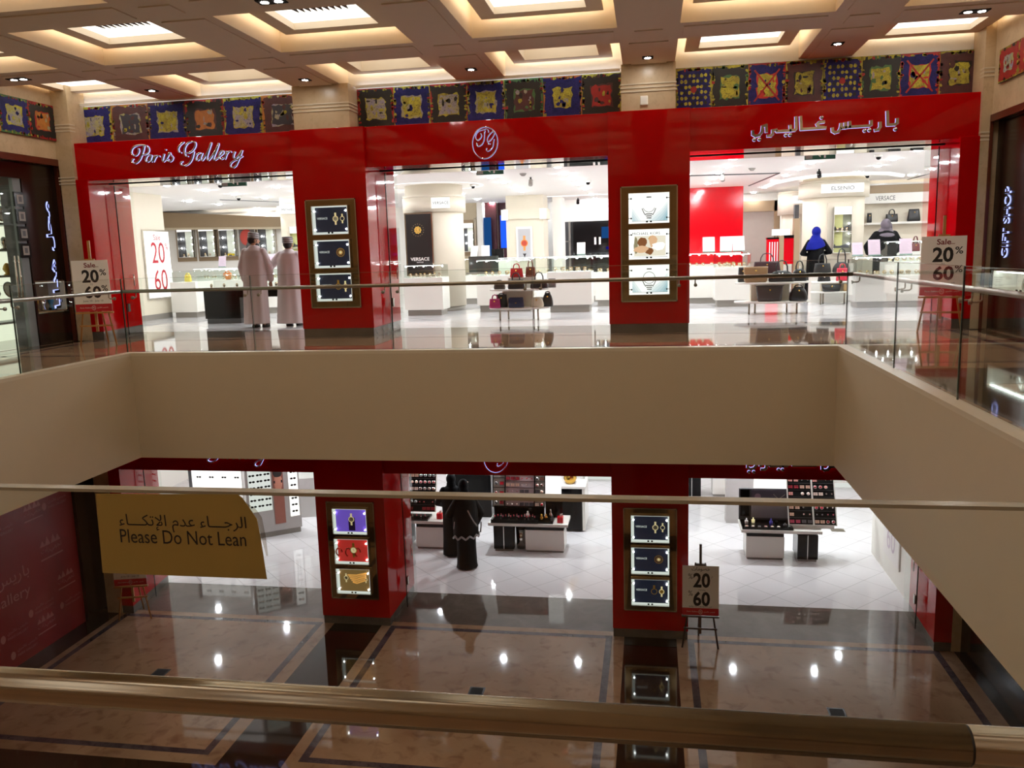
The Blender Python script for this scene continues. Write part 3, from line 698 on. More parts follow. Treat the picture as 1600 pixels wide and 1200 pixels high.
palegold = mat('pale_gold', rgb(240, 220, 150), .4, emit=(1, .85, .5, 1), es=.45); watchface = flat('watch_dial', 226, 222, 206, .4); skin_p = emis('photo_skin', (.90, .55, .32, 1), .9); hair_p = emis('photo_hair', (.42, .16, .06, 1), .6); paleblue = [emis('lightbox_pale_blue_%d' % q, (.93 - .11 * q, .97 - .06 * q, .98 - .04 * q, 1), 1.0 - .05 * q) for q in range(5)]
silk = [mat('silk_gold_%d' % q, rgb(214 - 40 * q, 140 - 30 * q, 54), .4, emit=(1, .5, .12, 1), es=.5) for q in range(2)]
def light_box(t, z, kind):
    """One recessed light box, .58 x .43 m, with corner spotlights."""
    w, h = .29, .215
    bx = MB().box(-w, w, -.045, -.04, z - h, z + h, glass_case); bx.build('glass_front', t)
    fr = MB(); white_kind = kind in ('mk_a', 'mk', 'mk_b')
    fm = e_white if white_kind else e_soft
    for q in ((-w, w, z - h, z - h + (.04 if not white_kind else .03)), (-w, w, z + h - .02, z + h), (-w, -w + .045, z - h + .03, z + h - .02), (w - .022, w, z - h + .03, z + h - .02)): fr.box(q[0], q[1], -.012, -.006, q[2], q[3], fm)
    for q in ((-w - .008, w + .008, z - h - .008, z - h), (-w - .008, w + .008, z + h, z + h + .008), (-w - .008, -w, z - h, z + h), (w, w + .008, z - h, z + h)): fr.box(q[0], q[1], -.055, -.002, q[2], q[3], silver)
    o = fr.build('light_box', t)
    y = -.0135; p = MB(); x0, x1 = -w + .045, w - .022; zz0, zz1 = z - h + .035, z + h - .02
    if kind in ('v1', 'v2', 'v3'):
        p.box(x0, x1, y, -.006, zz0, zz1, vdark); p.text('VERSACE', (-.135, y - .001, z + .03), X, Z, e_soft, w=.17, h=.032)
        p.box(-.002, .0, y - .001, y, zz0, zz1, flat('poster_seam', 60, 62, 76))
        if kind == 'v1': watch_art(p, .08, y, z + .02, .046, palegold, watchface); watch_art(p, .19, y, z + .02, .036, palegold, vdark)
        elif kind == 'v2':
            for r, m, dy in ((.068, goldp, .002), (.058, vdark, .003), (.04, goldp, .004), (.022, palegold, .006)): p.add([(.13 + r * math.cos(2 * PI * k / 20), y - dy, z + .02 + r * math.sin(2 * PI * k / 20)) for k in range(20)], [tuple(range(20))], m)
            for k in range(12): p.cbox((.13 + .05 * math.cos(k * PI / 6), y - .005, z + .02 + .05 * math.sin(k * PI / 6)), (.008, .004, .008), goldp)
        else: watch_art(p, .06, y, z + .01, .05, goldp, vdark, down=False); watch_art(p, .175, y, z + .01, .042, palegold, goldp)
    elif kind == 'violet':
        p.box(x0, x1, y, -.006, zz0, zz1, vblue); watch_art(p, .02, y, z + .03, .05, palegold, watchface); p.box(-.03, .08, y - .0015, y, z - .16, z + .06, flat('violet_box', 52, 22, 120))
    elif kind == 'silk':
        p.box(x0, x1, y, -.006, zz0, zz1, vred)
        for k in range(3): p.tube([(x0 + .02 + k * .16 + .05 * math.cos(a * .5), y - .003, z - .02 + .07 * math.sin(a * .5)) for a in range(10)], .012, flat('silk_fold', 200, 60, 40), 6)
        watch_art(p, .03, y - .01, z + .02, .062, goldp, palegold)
    elif kind == 'bronze':
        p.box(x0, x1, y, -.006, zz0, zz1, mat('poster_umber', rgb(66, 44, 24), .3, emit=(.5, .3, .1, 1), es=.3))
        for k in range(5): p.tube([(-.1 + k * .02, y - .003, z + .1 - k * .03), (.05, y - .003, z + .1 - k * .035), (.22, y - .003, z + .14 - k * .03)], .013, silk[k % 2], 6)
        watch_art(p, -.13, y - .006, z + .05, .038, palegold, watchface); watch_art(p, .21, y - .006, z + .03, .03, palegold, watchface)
    elif kind == 'mk':
        p.box(x0, x1, y, -.006, zz0, zz1, e_white); p.text('MICHAEL KORS', (-.04, y - .001, z + .155), X, Z, ink, w=.40, h=.036)
        p.box(x0 + .03, x1 - .03, y - .001, y, zz0 + .01, z + .12, emis('photo_sand', (.95, .86, .70, 1), .95))
        random.seed(5)
        for (cx, cz, a, c, m) in ((-.1, .02, .07, .08, hair_p), (.06, .03, .06, .09, skin_p), (-.12, -.07, .11, .05, skin_p), (.14, -.03, .1, .06, e_white), (.0, -.1, .06, .05, hair_p), (.04, .08, .05, .04, emis('photo_blond', (.9, .5, .16, 1), .8)), (-.19, -.02, .03, .12, emis('photo_olive', (.45, .38, .22, 1), .7))):
            p.add([(cx + a * random.uniform(.8, 1.15) * math.cos(2 * PI * k / 14), y - .0016 - a * .01, z + cz + c * random.uniform(.8, 1.15) * math.sin(2 * PI * k / 14)) for k in range(14)], [tuple(range(14))], m)
    else:
        p.box(x0, x1, y, -.006, zz0, zz1, e_white)
        for q in range(5): p.add([(x1, y - .001 - .0003 * q, zz0), (x1, y - .001 - .0003 * q, z + .10 - .04 * q), (x1 - .10 + .012 * q, y - .001 - .0003 * q, z - .02 - .03 * q), (-.04 + .06 * q, y - .001 - .0003 * q, zz0)], [(3, 0, 1, 2)], paleblue[q])
        for q in range(3): p.add([(x0, y - .001 - .0003 * q, zz0), (x0, y - .001 - .0003 * q, z + .02 - .05 * q), (x0 + .14 - .04 * q, y - .001 - .0003 * q, zz0)], [(1, 0, 2)], paleblue[q])
        s = -1 if kind == 'mk_a' else 1
        p.tube([(.085 * math.cos(a), y - .002, z + .03 + .085 * math.sin(a)) for a in [PI * (1.1 + .08 * k) if s < 0 else PI * .1 * k for k in range(11 if s < 0 else 21)]], .004, ink, 5)
        p.box(-.035, .035, y - .003, y, z + .15, z + .165, ink)
        for k in range(3): p.box(-.05 + .008 * k, .05 - .008 * k, y - .003, y, z - .09 - k * .028, z - .076 - k * .028, gray_d)
        p.tube([(-.1, y - .002, z + .0), (-.075, y - .002, z - .06), (-.05, y - .002, z - .1)], .006, gray_d, 5); p.tube([(.1, y - .002, z + .0), (.075, y - .002, z - .06), (.05, y - .002, z - .1)], .006, gray_d, 5)
    p.build('poster', o)
    for sx in (-1, 1):
        for sz in (-1, 1):
            s_ = MB(); xx, zc = sx * (w - .035), z + sz * (h - .075)
            s_.cyl((sx * w, -.02, zc), (xx, -.035, zc), .004, darkmetal, 6); s_.sph((xx, -.035, zc), .0125, darkmetal if white_kind else e_spot, 14, 10)
            s_.build('spot_or_sparkle', o)
    q = MB()
    for dx in (-.028, .028): q.box(dx - .014, dx + .014, -.052, -.045, z - h + .012, z - h + .036, black)
    q.build('lock', o)
def display_case(x, z0, kinds, label):
    t = thing('watch_display_case', label, 'display case', (x, D, z0), 0, 'watch display cases on the columns')
    b = MB().box(-.41, .41, -.025, -.001, .465, 2.14, mirror_gold)
    for q in ((-.41, .41, .465, .48), (-.41, .41, 2.125, 2.14), (-.41, -.395, .465, 2.14), (.395, .41, .465, 2.14)): b.box(q[0], q[1], -.032, -.02, q[2], q[3], chrome)
    b.T = Matrix(); b.build('mirror_panel', t)
    for k, kd in enumerate(kinds):
        sub = MB(); 
        light_box(t, 1.82 - k * .515, kd)
    for ch in list(COL.objects):
        if ch.parent == t and ch.name.split('.')[0] != 'mirror_panel': ch.location.y = -.026
    return t
display_case(-4.87, 0, ('v1', 'v2', 'v3'), 'mirror framed case of three dark watch posters on the upper left column')
display_case(-.012, 0, ('mk_a', 'mk', 'mk_b'), 'mirror framed case of three white lit watch posters on the upper right column')
display_case(-4.86, ZL, ('violet', 'silk', 'bronze'), 'mirror framed case of violet, red and gold posters on the lower left column')
display_case(-.012, ZL, ('v1', 'v2', 'v3'), 'mirror framed case of three dark watch posters on the lower right column')

# ---------------------------------------------------------------- sale easels
def easel(loc, rz, label, blabel, ar=False, mast=1.62, wm=wood, h0=.53, lean=0.0):
    t = thing('easel', label, 'easel', loc, rz, 'sale sign easels')
    lm = wm
    for s in (-1, 1):
        MB().tube([(s * .07, .03, mast - .3), (s * .27, -.005, .0)], .014, lm, 6).build('leg', t)
    MB().tube([(0, .06, mast - .28), (0, .42, .0)], .014, lm, 6).build('leg', t)
    MB().box(-.018, .018, .0, .03, h0 - .32, mast, lm).build('mast', t)
    MB().box(-.28, .28, -.05, .0, h0 - .035, h0 - .01, lm).build('ledge', t)
    MB().box(-.25, .25, -.025, .0, h0 - .24, h0 - .215, lm).build('crossbar', t)
    MB().box(-.07, .07, -.03, .02, h0 + .79, h0 + .81, lm).build('clip', t)
    m = MB().box(-.27, .27, -.008, 0, 0, .789, paper)
    m.box(-.27, .27, -.0085, -.0005, 0, .115, flat('sale_band_red', 190, 20, 34))
    m.text('Paris Gallery', (-.12, -.0095, .055), X, Z, paper, w=.17, h=.026); m.text(arabic('باريس غاليري'), (.13, -.0095, .055), X, Z, paper, w=.17, h=.026)
    m.add([(.03 * math.cos(2 * PI * k / 16), -.0095, .056 + .036 * math.sin(2 * PI * k / 16)) for k in range(16)] + [(.026 * math.cos(2 * PI * k / 16), -.0095, .056 + .031 * math.sin(2 * PI * k / 16)) for k in range(16)], [(k, (k + 1) % 16, 16 + (k + 1) % 16, 16 + k) for k in range(16)], paper)
    m.text('PG', (0, -.0095, .056), X, Z, paper, w=.03, h=.028)
    if not ar:
        m.text('Sale', (-.0, -.009, .715), X, Z, wine, w=.17, h=.075, bold=.02); m.box(.05, .13, -.009, -.0085, .683, .69, wine)
        m.text('20', (-.005, -.009, .545), X, Z, ink, w=.25, h=.20, bold=.03); m.text('%', (.185, -.009, .60), X, Z, ink, w=.095, h=.095, bold=.012)
        m.text('TO', (.0, -.009, .418), X, Z, ink, w=.04, h=.026)
        m.text('60', (.01, -.009, .30), X, Z, ink, w=.25, h=.19, bold=.03); m.text('%', (.19, -.009, .355), X, Z, ink, w=.095, h=.095, bold=.012)
        m.text('June 10 - July 10', (.0, -.009, .16), X, Z, ink, w=.30, h=.036)
    else:
        m.text(arabic('خصومات'), (.0, -.009, .735), X, Z, ink, w=.27, h=.075, bold=.01)
        m.text('20', (.015, -.009, .56), X, Z, ink, w=.25, h=.235, bold=.03); m.text('%', (-.15, -.009, .62), X, Z, ink, w=.065, h=.085); m.text(arabic('من'), (.165, -.009, .62), X, Z, ink, w=.02, h=.05)
        m.text(arabic('ولغاية'), (.02, -.009, .405), X, Z, ink, w=.10, h=.03)
        m.text('60', (.015, -.009, .265), X, Z, ink, w=.25, h=.235, bold=.03); m.text('%', (-.15, -.009, .35), X, Z, ink, w=.065, h=.085)
        m.text(arabic('من 10 يونيو - 10 يوليو'), (.0, -.009, .143), X, Z, ink, w=.34, h=.035)
    tag(m.build('sale_board'), blabel, 'sale sign', 'sale boards on easels', Vector(loc) + Matrix.Rotation(rz, 4, 'Z') @ Vector((0, -.03, h0)), rz)
easel((-8.58, 11.75, 0), .28, 'light wooden easel at the left end of the upper storefront', 'white sale board with 20 to 60 percent, upper left easel')
easel((3.88, 12.02, 0), -.22, 'light wooden easel at the right end of the upper storefront', 'white sale board with 20 to 60 percent, upper right easel', mast=1.56, h0=.5)
easel((.74, 12.2, ZL), 0, 'dark wooden easel beside the lower right watch column', 'white sale board with Arabic discount writing, lower right easel', True, 1.66, flat('dark_wood', 70, 44, 30, .4), .55)
easel((-8.82, 12.25, ZL), .25, 'wooden easel half hidden behind the yellow sticker, lower left', 'white sale board behind the yellow sticker, lower left easel', h0=.64)

# ---------------------------------------------------------------- side shops
# left: reflective Arabic sign running up the panel, lit window, shelves with gifts
t = thing('shop_sign', 'tall glowing Arabic sign on the dark panel left of the storefront', 'sign', (-9.6, 12.24, 1.42))
YD = Vector((0, 1, 0)); up = Vector((0, 0, 1))
MB().text(arabic('محل هدايا'), (.03, 0, 0), (0, 0, 1), (0, -1, 0), black, w=1.72, h=.17, bold=.006).build('letters', t)
MB().text(arabic('محل هدايا'), (.006, -.004, 0), (0, 0, 1), (0, -1, 0), e_halo, w=1.72, h=.18, bold=.018).build('glow_strip', t)
t = thing('shop_sign', 'vertical glowing GIFT SHOP sign on the dark panel at right', 'sign', (4.65, 12.03, 1.445))
MB().text('GIFT SHOP', (-.03, 0, 0), (0, 0, 1), (0, 1, 0), black, w=.92, h=.20, bold=.012).build('letters', t)
MB().text('GIFT SHOP', (-.006, .006, .0), (0, 0, 1), (0, 1, 0), e_halo, w=.93, h=.21, bold=.022).build('glow_strip', t)
def niche(name, label, x, out, y0, y1, z0, z1, em):
    t = thing(name, label, 'display window', (x, (y0 + y1) / 2, z0)); L = (y1 - y0) / 2; H = z1 - z0
    b = MB(); cm = whitew if out > 0 else beige; b.box(out * .02, out * .34, -L, L, -.02, 0, cm).box(out * .02, out * .34, -L, L, H, H + .02, cm).box(out * .32, out * .34, -L, L, 0, H, cm).box(out * .02, out * .34, -L - .02, -L, 0, H, whitew).box(out * .02, out * .34, L, L + .02, 0, H, whitew)
    b.build('case', t)
    MB().box(out * .05, out * .09, -L + .02, L - .02, H - .02, H - .005, em).build('light_strip', t)
    MB().box(out * .012, out * .018, -L, L, 0, H, glass_case).build('glass_front', t)
    b = MB()
    for dy in (-.06, .06): b.box(-out * .0, out * .012, dy - .02, dy + .02, .012, .05, black)
    b.build('lock', t)
    return t
niche('display_window', 'lit display window low in the dark panel left of the storefront', -9.6, -1, 11.8, 12.45, .53, 1.0, emis('dim_case_strip', (1, .95, .8, 1), .5))
niche('display_window', 'lit display window with silver plate below the GIFT SHOP sign', 4.65, 1, 10.7, 12.42, .53, .80, emis('cool_case_strip', (.9, 1, .97, 1), 7.0))
def plate(label, loc, r, axis, m=silver):
    t = MB(Matrix.Rotation(axis, 4, 'Z') @ Matrix.Rotation(math.radians(78), 4, 'X')).lathe([(0, .0), (r * .6, .0), (r * .68, .012), (r, .022), (r, .026), (r * .66, .018), (0, .006)], (0, 0, 0), m, 28, False).build('plate', loc=loc)
    return tag(t, label, 'plate')
plate('round silver plate standing in the lit window below the GIFT SHOP sign', (4.86, 11.78, .665), .125, -PI / 2)
tag(MB().lathe([(.03, 0), (.05, .01), (.02, .05), (.055, .12), (.03, .2), (.02, .22)], (0, 0, 0), silver, 16).build('vase', loc=(4.86, 11.25, .531)), 'small silver vase in the lit window below the GIFT SHOP sign', 'vase')
for i, (y, m, n) in enumerate(((11.95, goldp, 'gold'), (12.12, silver, 'silver'), (12.3, flat('teal_enamel', 60, 130, 150), 'teal'))):
    tag(MB().lathe([(.04, 0), (.045, .02), (.02, .07), (.05, .15), (.045, .2), (.02, .25)], (0, 0, 0), m, 16).build('vase', loc=(-9.78, y, .531)), f'small {n} vase in the lit window left of the storefront', 'vase', 'vases in the left window')
# left shop front glass and shelves
t = thing('glass_door', 'glass door with steel pull handles at the far left shop', 'glass door', (-9.64, 11.2, 0))
MB().box(-.006, .006, -1.6, .35, .02, 2.6, glass).build('pane', t)
for y in (.22, .30): MB().tube([(.03, y, .72), (.03, y, 1.42)], .014, chrome, 10).tube([(.0, y, .8), (.03, y, .8)], .008, chrome, 6).tube([(.0, y, 1.34), (.03, y, 1.34)], .008, chrome, 6).build('handle', t)
MB().box(-.03, .03, .36, .52, 0, 2.6, flat('blue_grey_frame', 118, 126, 128, .35)).build('frame', t)
for i, z in enumerate((1.5, 1.76, 2.02, 2.28)):
    q = MB().box(0, .03, -.11, .11, -.11, .11, black).box(.03, .034, -.065, .065, -.07, .07, grayp).box(.034, .036, -.03, .03, -.04, .04, gray_d)
    tag(q.build('picture_frame', loc=(-9.665 + .06, 11.64, z)), f'small black picture frame beside the far left glass door, {("lowest", "second from bottom", "second from top", "topmost")[i]} of the column', 'picture frame', 'frames by the left door')
t = thing('shelf_unit', 'white lit shelf unit inside the far left shop', 'shelf unit', (-10.7, 11.0, 0))
b = MB().box(-.3, -.27, -2.2, 2.1, 0, 2.6, e_shelf).box(-.27, .2, 2.06, 2.1, 0, 2.6, whitew); b.build('back_panel', t)
for z in (.35, .72, 1.12, 1.55, 1.98, 2.35): MB().box(-.27, .15, -2.2, 2.06, z - .035, z, flat('shelf_grey', 176, 184, 186, .4)).build('shelf', t)
k = 0
for z in (.72, 1.12, 1.55, 1.98):
    for y in (11.75, 12.1, 12.4, 12.7):
        k += 1
        if k % 3 == 0: plate(f'round pewter plate on the {("low", "middle", "upper", "top")[(.72, 1.12, 1.55, 1.98).index(z)]} shelf of the far left shop, {"near" if y < 12.2 else "far"} end', (-10.62, y, z + .15), .14, PI / 2)
        else:
            tag(MB().lathe([(.05, 0), (.06, .01), (.03, .03), (.07, .1), (.05, .16), (.02, .2)], (0, 0, 0), random.choice((silver, goldp, gray_d)), 14).build('urn', loc=(-10.6, y, z + .001)), f'small metal urn on the {("low", "middle", "upper", "top")[(.72, 1.12, 1.55, 1.98).index(z)]} shelf of the far left shop', 'urn', 'urns on the left shop shelves')
# lower left hoarding lettering
b = MB(); wh = flat('hoarding_print', 196, 120, 118, .5)
yx = lambda y, z: (-9.655, y, z)
def logo(y, z, kind, s=1.0):
    if kind == 0:
        b.text('PARIS GALLERY', yx(y, z), (0, 1, 0), Z, wh, w=.42 * s, h=.04 * s); b.text(arabic('باريس غاليري'), yx(y, z + .08 * s), (0, 1, 0), Z, wh, w=.42 * s, h=.07 * s)
        b.add([(-9.655, y - .3 * s + .05 * s * math.cos(k), z + .04 * s + .065 * s * math.sin(k)) for k in [2 * PI * q / 14 for q in range(14)]], [tuple(range(14))], wh)
    else:
        b.text(arabic('تجهيزات'), yx(y, z + .08 * s), (0, 1, 0), Z, wh, w=.38 * s, h=.1 * s); b.box(-9.657, -9.654, y - .2 * s, y + .2 * s, z - .03 * s, z - .01 * s, wh)
        for q in (-.15, -.06, .05, .13): b.add([(-9.655, y + q * s - .05 * s, z + .15 * s), (-9.655, y + q * s + .05 * s, z + .15 * s), (-9.655, y + q * s, z + (.22 + .05 * math.cos(q * 9)) * s)], [(0, 1, 2)], wh)
for (y, z, k_, s) in ((10.55, -2.72, 0, 1), (11.2, -2.68, 1, 1), (11.75, -2.62, 0, 1), (11.5, -3.4, 1, 1.25), (11.75, -4.02, 1, 1), (11.2, -4.2, 0, 1), (11.85, -4.36, 0, .9), (10.6, -4.35, 0, 1), (11.2, -4.55, 1, 1), (10.75, -4.68, 0, 1), (10.0, -2.8, 1, 1), (9.9, -4.2, 1, 1)): logo(y, z, k_, s)
b.text(arabic('باريس'), yx(10.62, -3.46), (0, 1, 0), Z, wh, w=.7, h=.24); b.text('Gallery', yx(10.55, -3.78), (0, 1, 0), Z, wh, w=.8, h=.22)
tag(b.build('hoarding_lettering'), 'pale logos and lettering printed on the red hoarding at lower left', 'lettering')
# ---------------------------------------------------------------- shop furniture kit
_dl = {}
def downlight(kind, loc, label, group, r=.075, em=None):
    if kind not in _dl:
        t = thing('downlight', label, 'downlight', loc, 0, group)
        MB().lathe([(r, -.004), (r + .018, -.006), (r + .02, 0), (r, 0)], (0, 0, 0), white, 20, False).build('trim_ring', t)
        MB().lathe([(r, -.004), (r * .9, -.016), (r * .55, -.026), (0, -.029)], (0, 0, 0), em or e_shop, 16, False).build('lens', t)
        _dl[kind] = t; return t
    return dup(_dl[kind], loc, 0, label, group)
def dome_camera(loc, label):
    t = thing('dome_camera', label, 'security camera', loc)
    MB().lathe([(.065, 0), (.07, -.03), (.05, -.045)], (0, 0, 0), white, 16).build('housing', t)
    MB().sph((0, 0, -.05), (.045, .045, .045), black, 12, 8).build('dome', t)
def sensor(loc, label, kind=0):
    if kind == 0: o = MB().lathe([(.07, 0), (.07, -.012), (.035, -.05), (.0, -.055)], (0, 0, 0), grayp, 14, False).build('smoke_detector', loc=loc); tag(o, label, 'smoke detector')
    else:
        t = thing('tube_camera', label, 'security camera', loc)
        MB().cyl((0, 0, 0), (0, 0, -.06), .018, darkmetal, 10).build('stem', t); MB().cyl((0, .02, -.06), (0, -.05, -.16), .045, grayp if kind == 1 else black, 12).build('body', t)
def exit_sign(loc, label):
    t = thing('exit_sign', label, 'exit sign', loc)
    MB().box(-.24, .24, -.02, .02, -.12, 0, flat('exit_green', 0, 84, 58, .4)).build('panel', t)
    b = MB().box(-.23, -.12, -.021, -.02, -.11, -.02, grayp).box(.06, .09, -.021, -.02, -.10, -.02, paper); b.add([(-.03, -.021, -.06), (.01, -.021, -.03), (.01, -.021, -.09)], [(0, 2, 1)], paper); b.build('pictogram', t)
def board_sign(name, label, loc, w, h, txt, rz=0, tm=None, th=None, d=.10, tw=None):
    t = thing(name, label, 'sign', loc, rz)
    MB().box(-w / 2, w / 2, -.004, d, -h / 2, h / 2, e_sign).build('lightbox', t)
    MB().text(txt, (0, -.006, 0), X, Z, tm or gray_d, w=tw, h=th or h * .38).build('lettering', t)
def notice(loc, rz, label, m=None, w=.2, h=.3, lean=-.25):
    t = thing('notice_card', label, 'notice', loc, rz, 'notice cards on the counters'); t.location.z += .014; t.rotation_euler = (lean, 0, rz)
    b = MB().box(-w / 2, w / 2, 0, .006, .012, h, m or pinkpaper)
    for k in range(7): b.box(-w * .34, w * (.34 - .1 * (k % 3)), -.001, 0, h * (.24 + .09 * k), h * (.24 + .09 * k) + .004, flat('faint_print', 176, 160, 172))
    b.build('card', t)
    MB().box(-w / 2, w / 2, -.03, .05, 0, .012, glass_edge).build('foot', t)
_wd = []
def watch_stand(loc, rz, label, group):
    if not _wd:
        b = MB().box(-.03, .03, -.025, .025, 0, .015, white).prism([(-.024, .012), (.024, .012), (.012, .085), (-.012, .085)], -.012, .012, whitew)
        b.tube([(.024 * math.cos(a), -.0135 - .012 * 0, .06 + .03 * math.sin(a)) for a in [2 * PI * k / 12 for k in range(12)]], .005, gold, 5, True)
        b.cyl((0, -.014, .055), (0, -.022, .055), .018, silver, 12)
        o = tag(b.build('watch_on_stand', loc=loc), label, 'watch', group); o.rotation_euler = (0, 0, rz); _wd.append(o); return o
    o = _wd[0].copy(); COL.objects.link(o); o.location = loc; o.rotation_euler = (0, 0, rz); o['label'] = label; o['group'] = group
    return o
def showcase(label, loc, w, d, hb, hg, rz=0, plinth=.12, n=8, wlabel=None, base=None, inset=.05, tiers=1, strip=True):
    """Counter with a glass case on top, and the watches standing in it."""
    t = thing('glass_showcase', label, 'showcase', loc, rz)
    base = base or white
    MB().box(-w / 2 + inset, w / 2 - inset, -d / 2 + inset, d / 2 - inset, 0, plinth, grayp).build('plinth', t)
    MB().box(-w / 2, w / 2, -d / 2, d / 2, plinth, hb, base).build('base', t, .004)
    g = MB(); k = .006; z0, z1 = hb, hb + hg
    g.box(-w / 2 + .01, w / 2 - .01, -d / 2 + .01, -d / 2 + .01 + k, z0, z1, glass_case).box(-w / 2 + .01, w / 2 - .01, d / 2 - .01 - k, d / 2 - .01, z0, z1, glass_case)
    g.box(-w / 2 + .01, -w / 2 + .01 + k, -d / 2 + .02, d / 2 - .02, z0, z1, glass_case).box(w / 2 - .01 - k, w / 2 - .01, -d / 2 + .02, d / 2 - .02, z0, z1, glass_case)
    g.box(-w / 2, w / 2, -d / 2, d / 2, z1, z1 + k, glass_case); g.build('glass_box', t)
    if strip:
        for q in range(max(2, int(w / .2))): MB().sph((-w / 2 + (q + .5) * w / max(2, int(w / .2)), d * .28, z1 - .03), .018, e_spot, 8, 6).build('spot_or_sparkle', t)  # glowing beads put in as the sparkle of the glass cases
    if strip: MB().box(-w / 2 + .03, w / 2 - .03, -d / 2 + .03, -d / 2 + .05, z1 - .02, z1 - .005, e_strip).build('light_strip', t)
    R = Matrix.Rotation(rz, 4, 'Z')
    for i in range(n):
        for j in range(tiers):
            p = Vector(loc) + R @ Vector(((-.5 + (i + .5 + random.uniform(-.15, .15)) / n) * (w - .12), (-.12 + .26 * j) * d + random.uniform(-.03, .03), hb + .0005))
            watch_stand(p, rz + random.uniform(-.3, .3), wlabel, wlabel)
    return t
def bag(label, loc, w, h, d, col, rz=0, style='tote', hh=.12, taper=.85, hcol=None, flap=False, group=None, metal_=None):
    """Handbag: stuffed body, two arched handles, clasp."""
    t = thing('handbag', label, 'handbag', loc, rz, group)
    m = col if not isinstance(col, tuple) else flat('leather_%d_%d_%d' % col, *col, rough=.38, var=.08); hm = m if hcol is None else flat('leather_%d_%d_%d' % hcol, *hcol, rough=.4)
    rings = []
    for k in range(9):
        u = k / 8; s = 1 + (taper - 1) * u
        bulge = 1 + .10 * math.sin(PI * min(u * 1.1, 1)); dd = d * (1 - .55 * u ** 2) if style != 'box' else d * (1 - .15 * u)
        if style == 'duffel': s = math.sqrt(max(.12, 1 - (u * .93) ** 2.4)); dd = d * math.sqrt(max(.1, 1 - (u * .95) ** 2.2))
        z = h * u; e = 3.2
        if k == 0: s *= .93; dd *= .85
        ring = []
        for j in range(20):
            a = 2 * PI * j / 20; c, sn = math.cos(a), math.sin(a)
            ring.append((w / 2 * s * math.copysign(abs(c) ** (2 / e), c), dd / 2 * bulge * math.copysign(abs(sn) ** (2 / e), sn), z + (.006 * math.sin(a * 2) if 0 < k < 8 else 0)))
        rings.append(ring)
    MB().loft(rings, m).build('body', t)
    top = h * (.96 if style != 'duffel' else .9); sp = w * (.22 if style != 'wing' else .2)
    for s in ((-1, 1) if hh > 0 else ()):
        yy = s * d * .18
        MB().tube([(-sp, yy, top * .86), (-sp * .95, yy, top + hh * .45), (-sp * .6, yy, top + hh * .88), (0, yy * 1.4, top + hh), (sp * .6, yy, top + hh * .88), (sp * .95, yy, top + hh * .45), (sp, yy, top * .86)], .0085, hm, 8).build('handle', t)
    mm = gold if metal_ is None else metal_
    if flap: MB().box(-w * .46, w * .46, -d * .54, -d * .50, h * .45, h * .93, m).box(-w * .04, w * .04, -d * .56, -d * .53, h * .42, h * .52, mm).build('flap', t)
    else: MB().cyl((0, -d * .47, h * .74), (0, -d * .56, h * .74), .014, mm, 10).build('clasp', t)
    if style == 'wing':
        b = MB()
        for s in (-1, 1): b.prism([(s * w * .40, h * .86), (s * w * .62, h * 1.02), (s * w * .43, h * .99)], -.012, .012, m)
        b.build('wing', t)
    return t
def display_table(label, loc, rz=0, w=1.05, d=.7, h1=.235, h2=.575, top=True):
    """Oval two-tier white display table with steel legs."""
    t = thing('display_table', label, 'display table', loc, rz)
    def oval(z, w, d, th): return MB().lathe([(1, 0), (1, th)], (0, 0, 0), white, 40)
    for z, q in ((h1, 1.0), (h2, .97)):
        b = MB(Matrix.Translation((0, 0, z - .035)) @ Matrix.Diagonal((w / 2 * q, d / 2 * q, 1, 1))); b.lathe([(.97, 0), (1, .006), (1, .03), (.985, .035)], (0, 0, 0), white, 44); b.build('tabletop', t)
    for sx in (-.62, -.42, .42, .62):
        y = -.12 if abs(sx) > .5 else .14
        MB().cyl((sx * w / 2, y, 0), (sx * w / 2, y, h1 - .034), .016, steel, 10).build('leg', t)
    MB().box(-w * .28, w * .22, -.02, d * .22, h1, h2 - .034, ivory).build('riser', t)
    return t
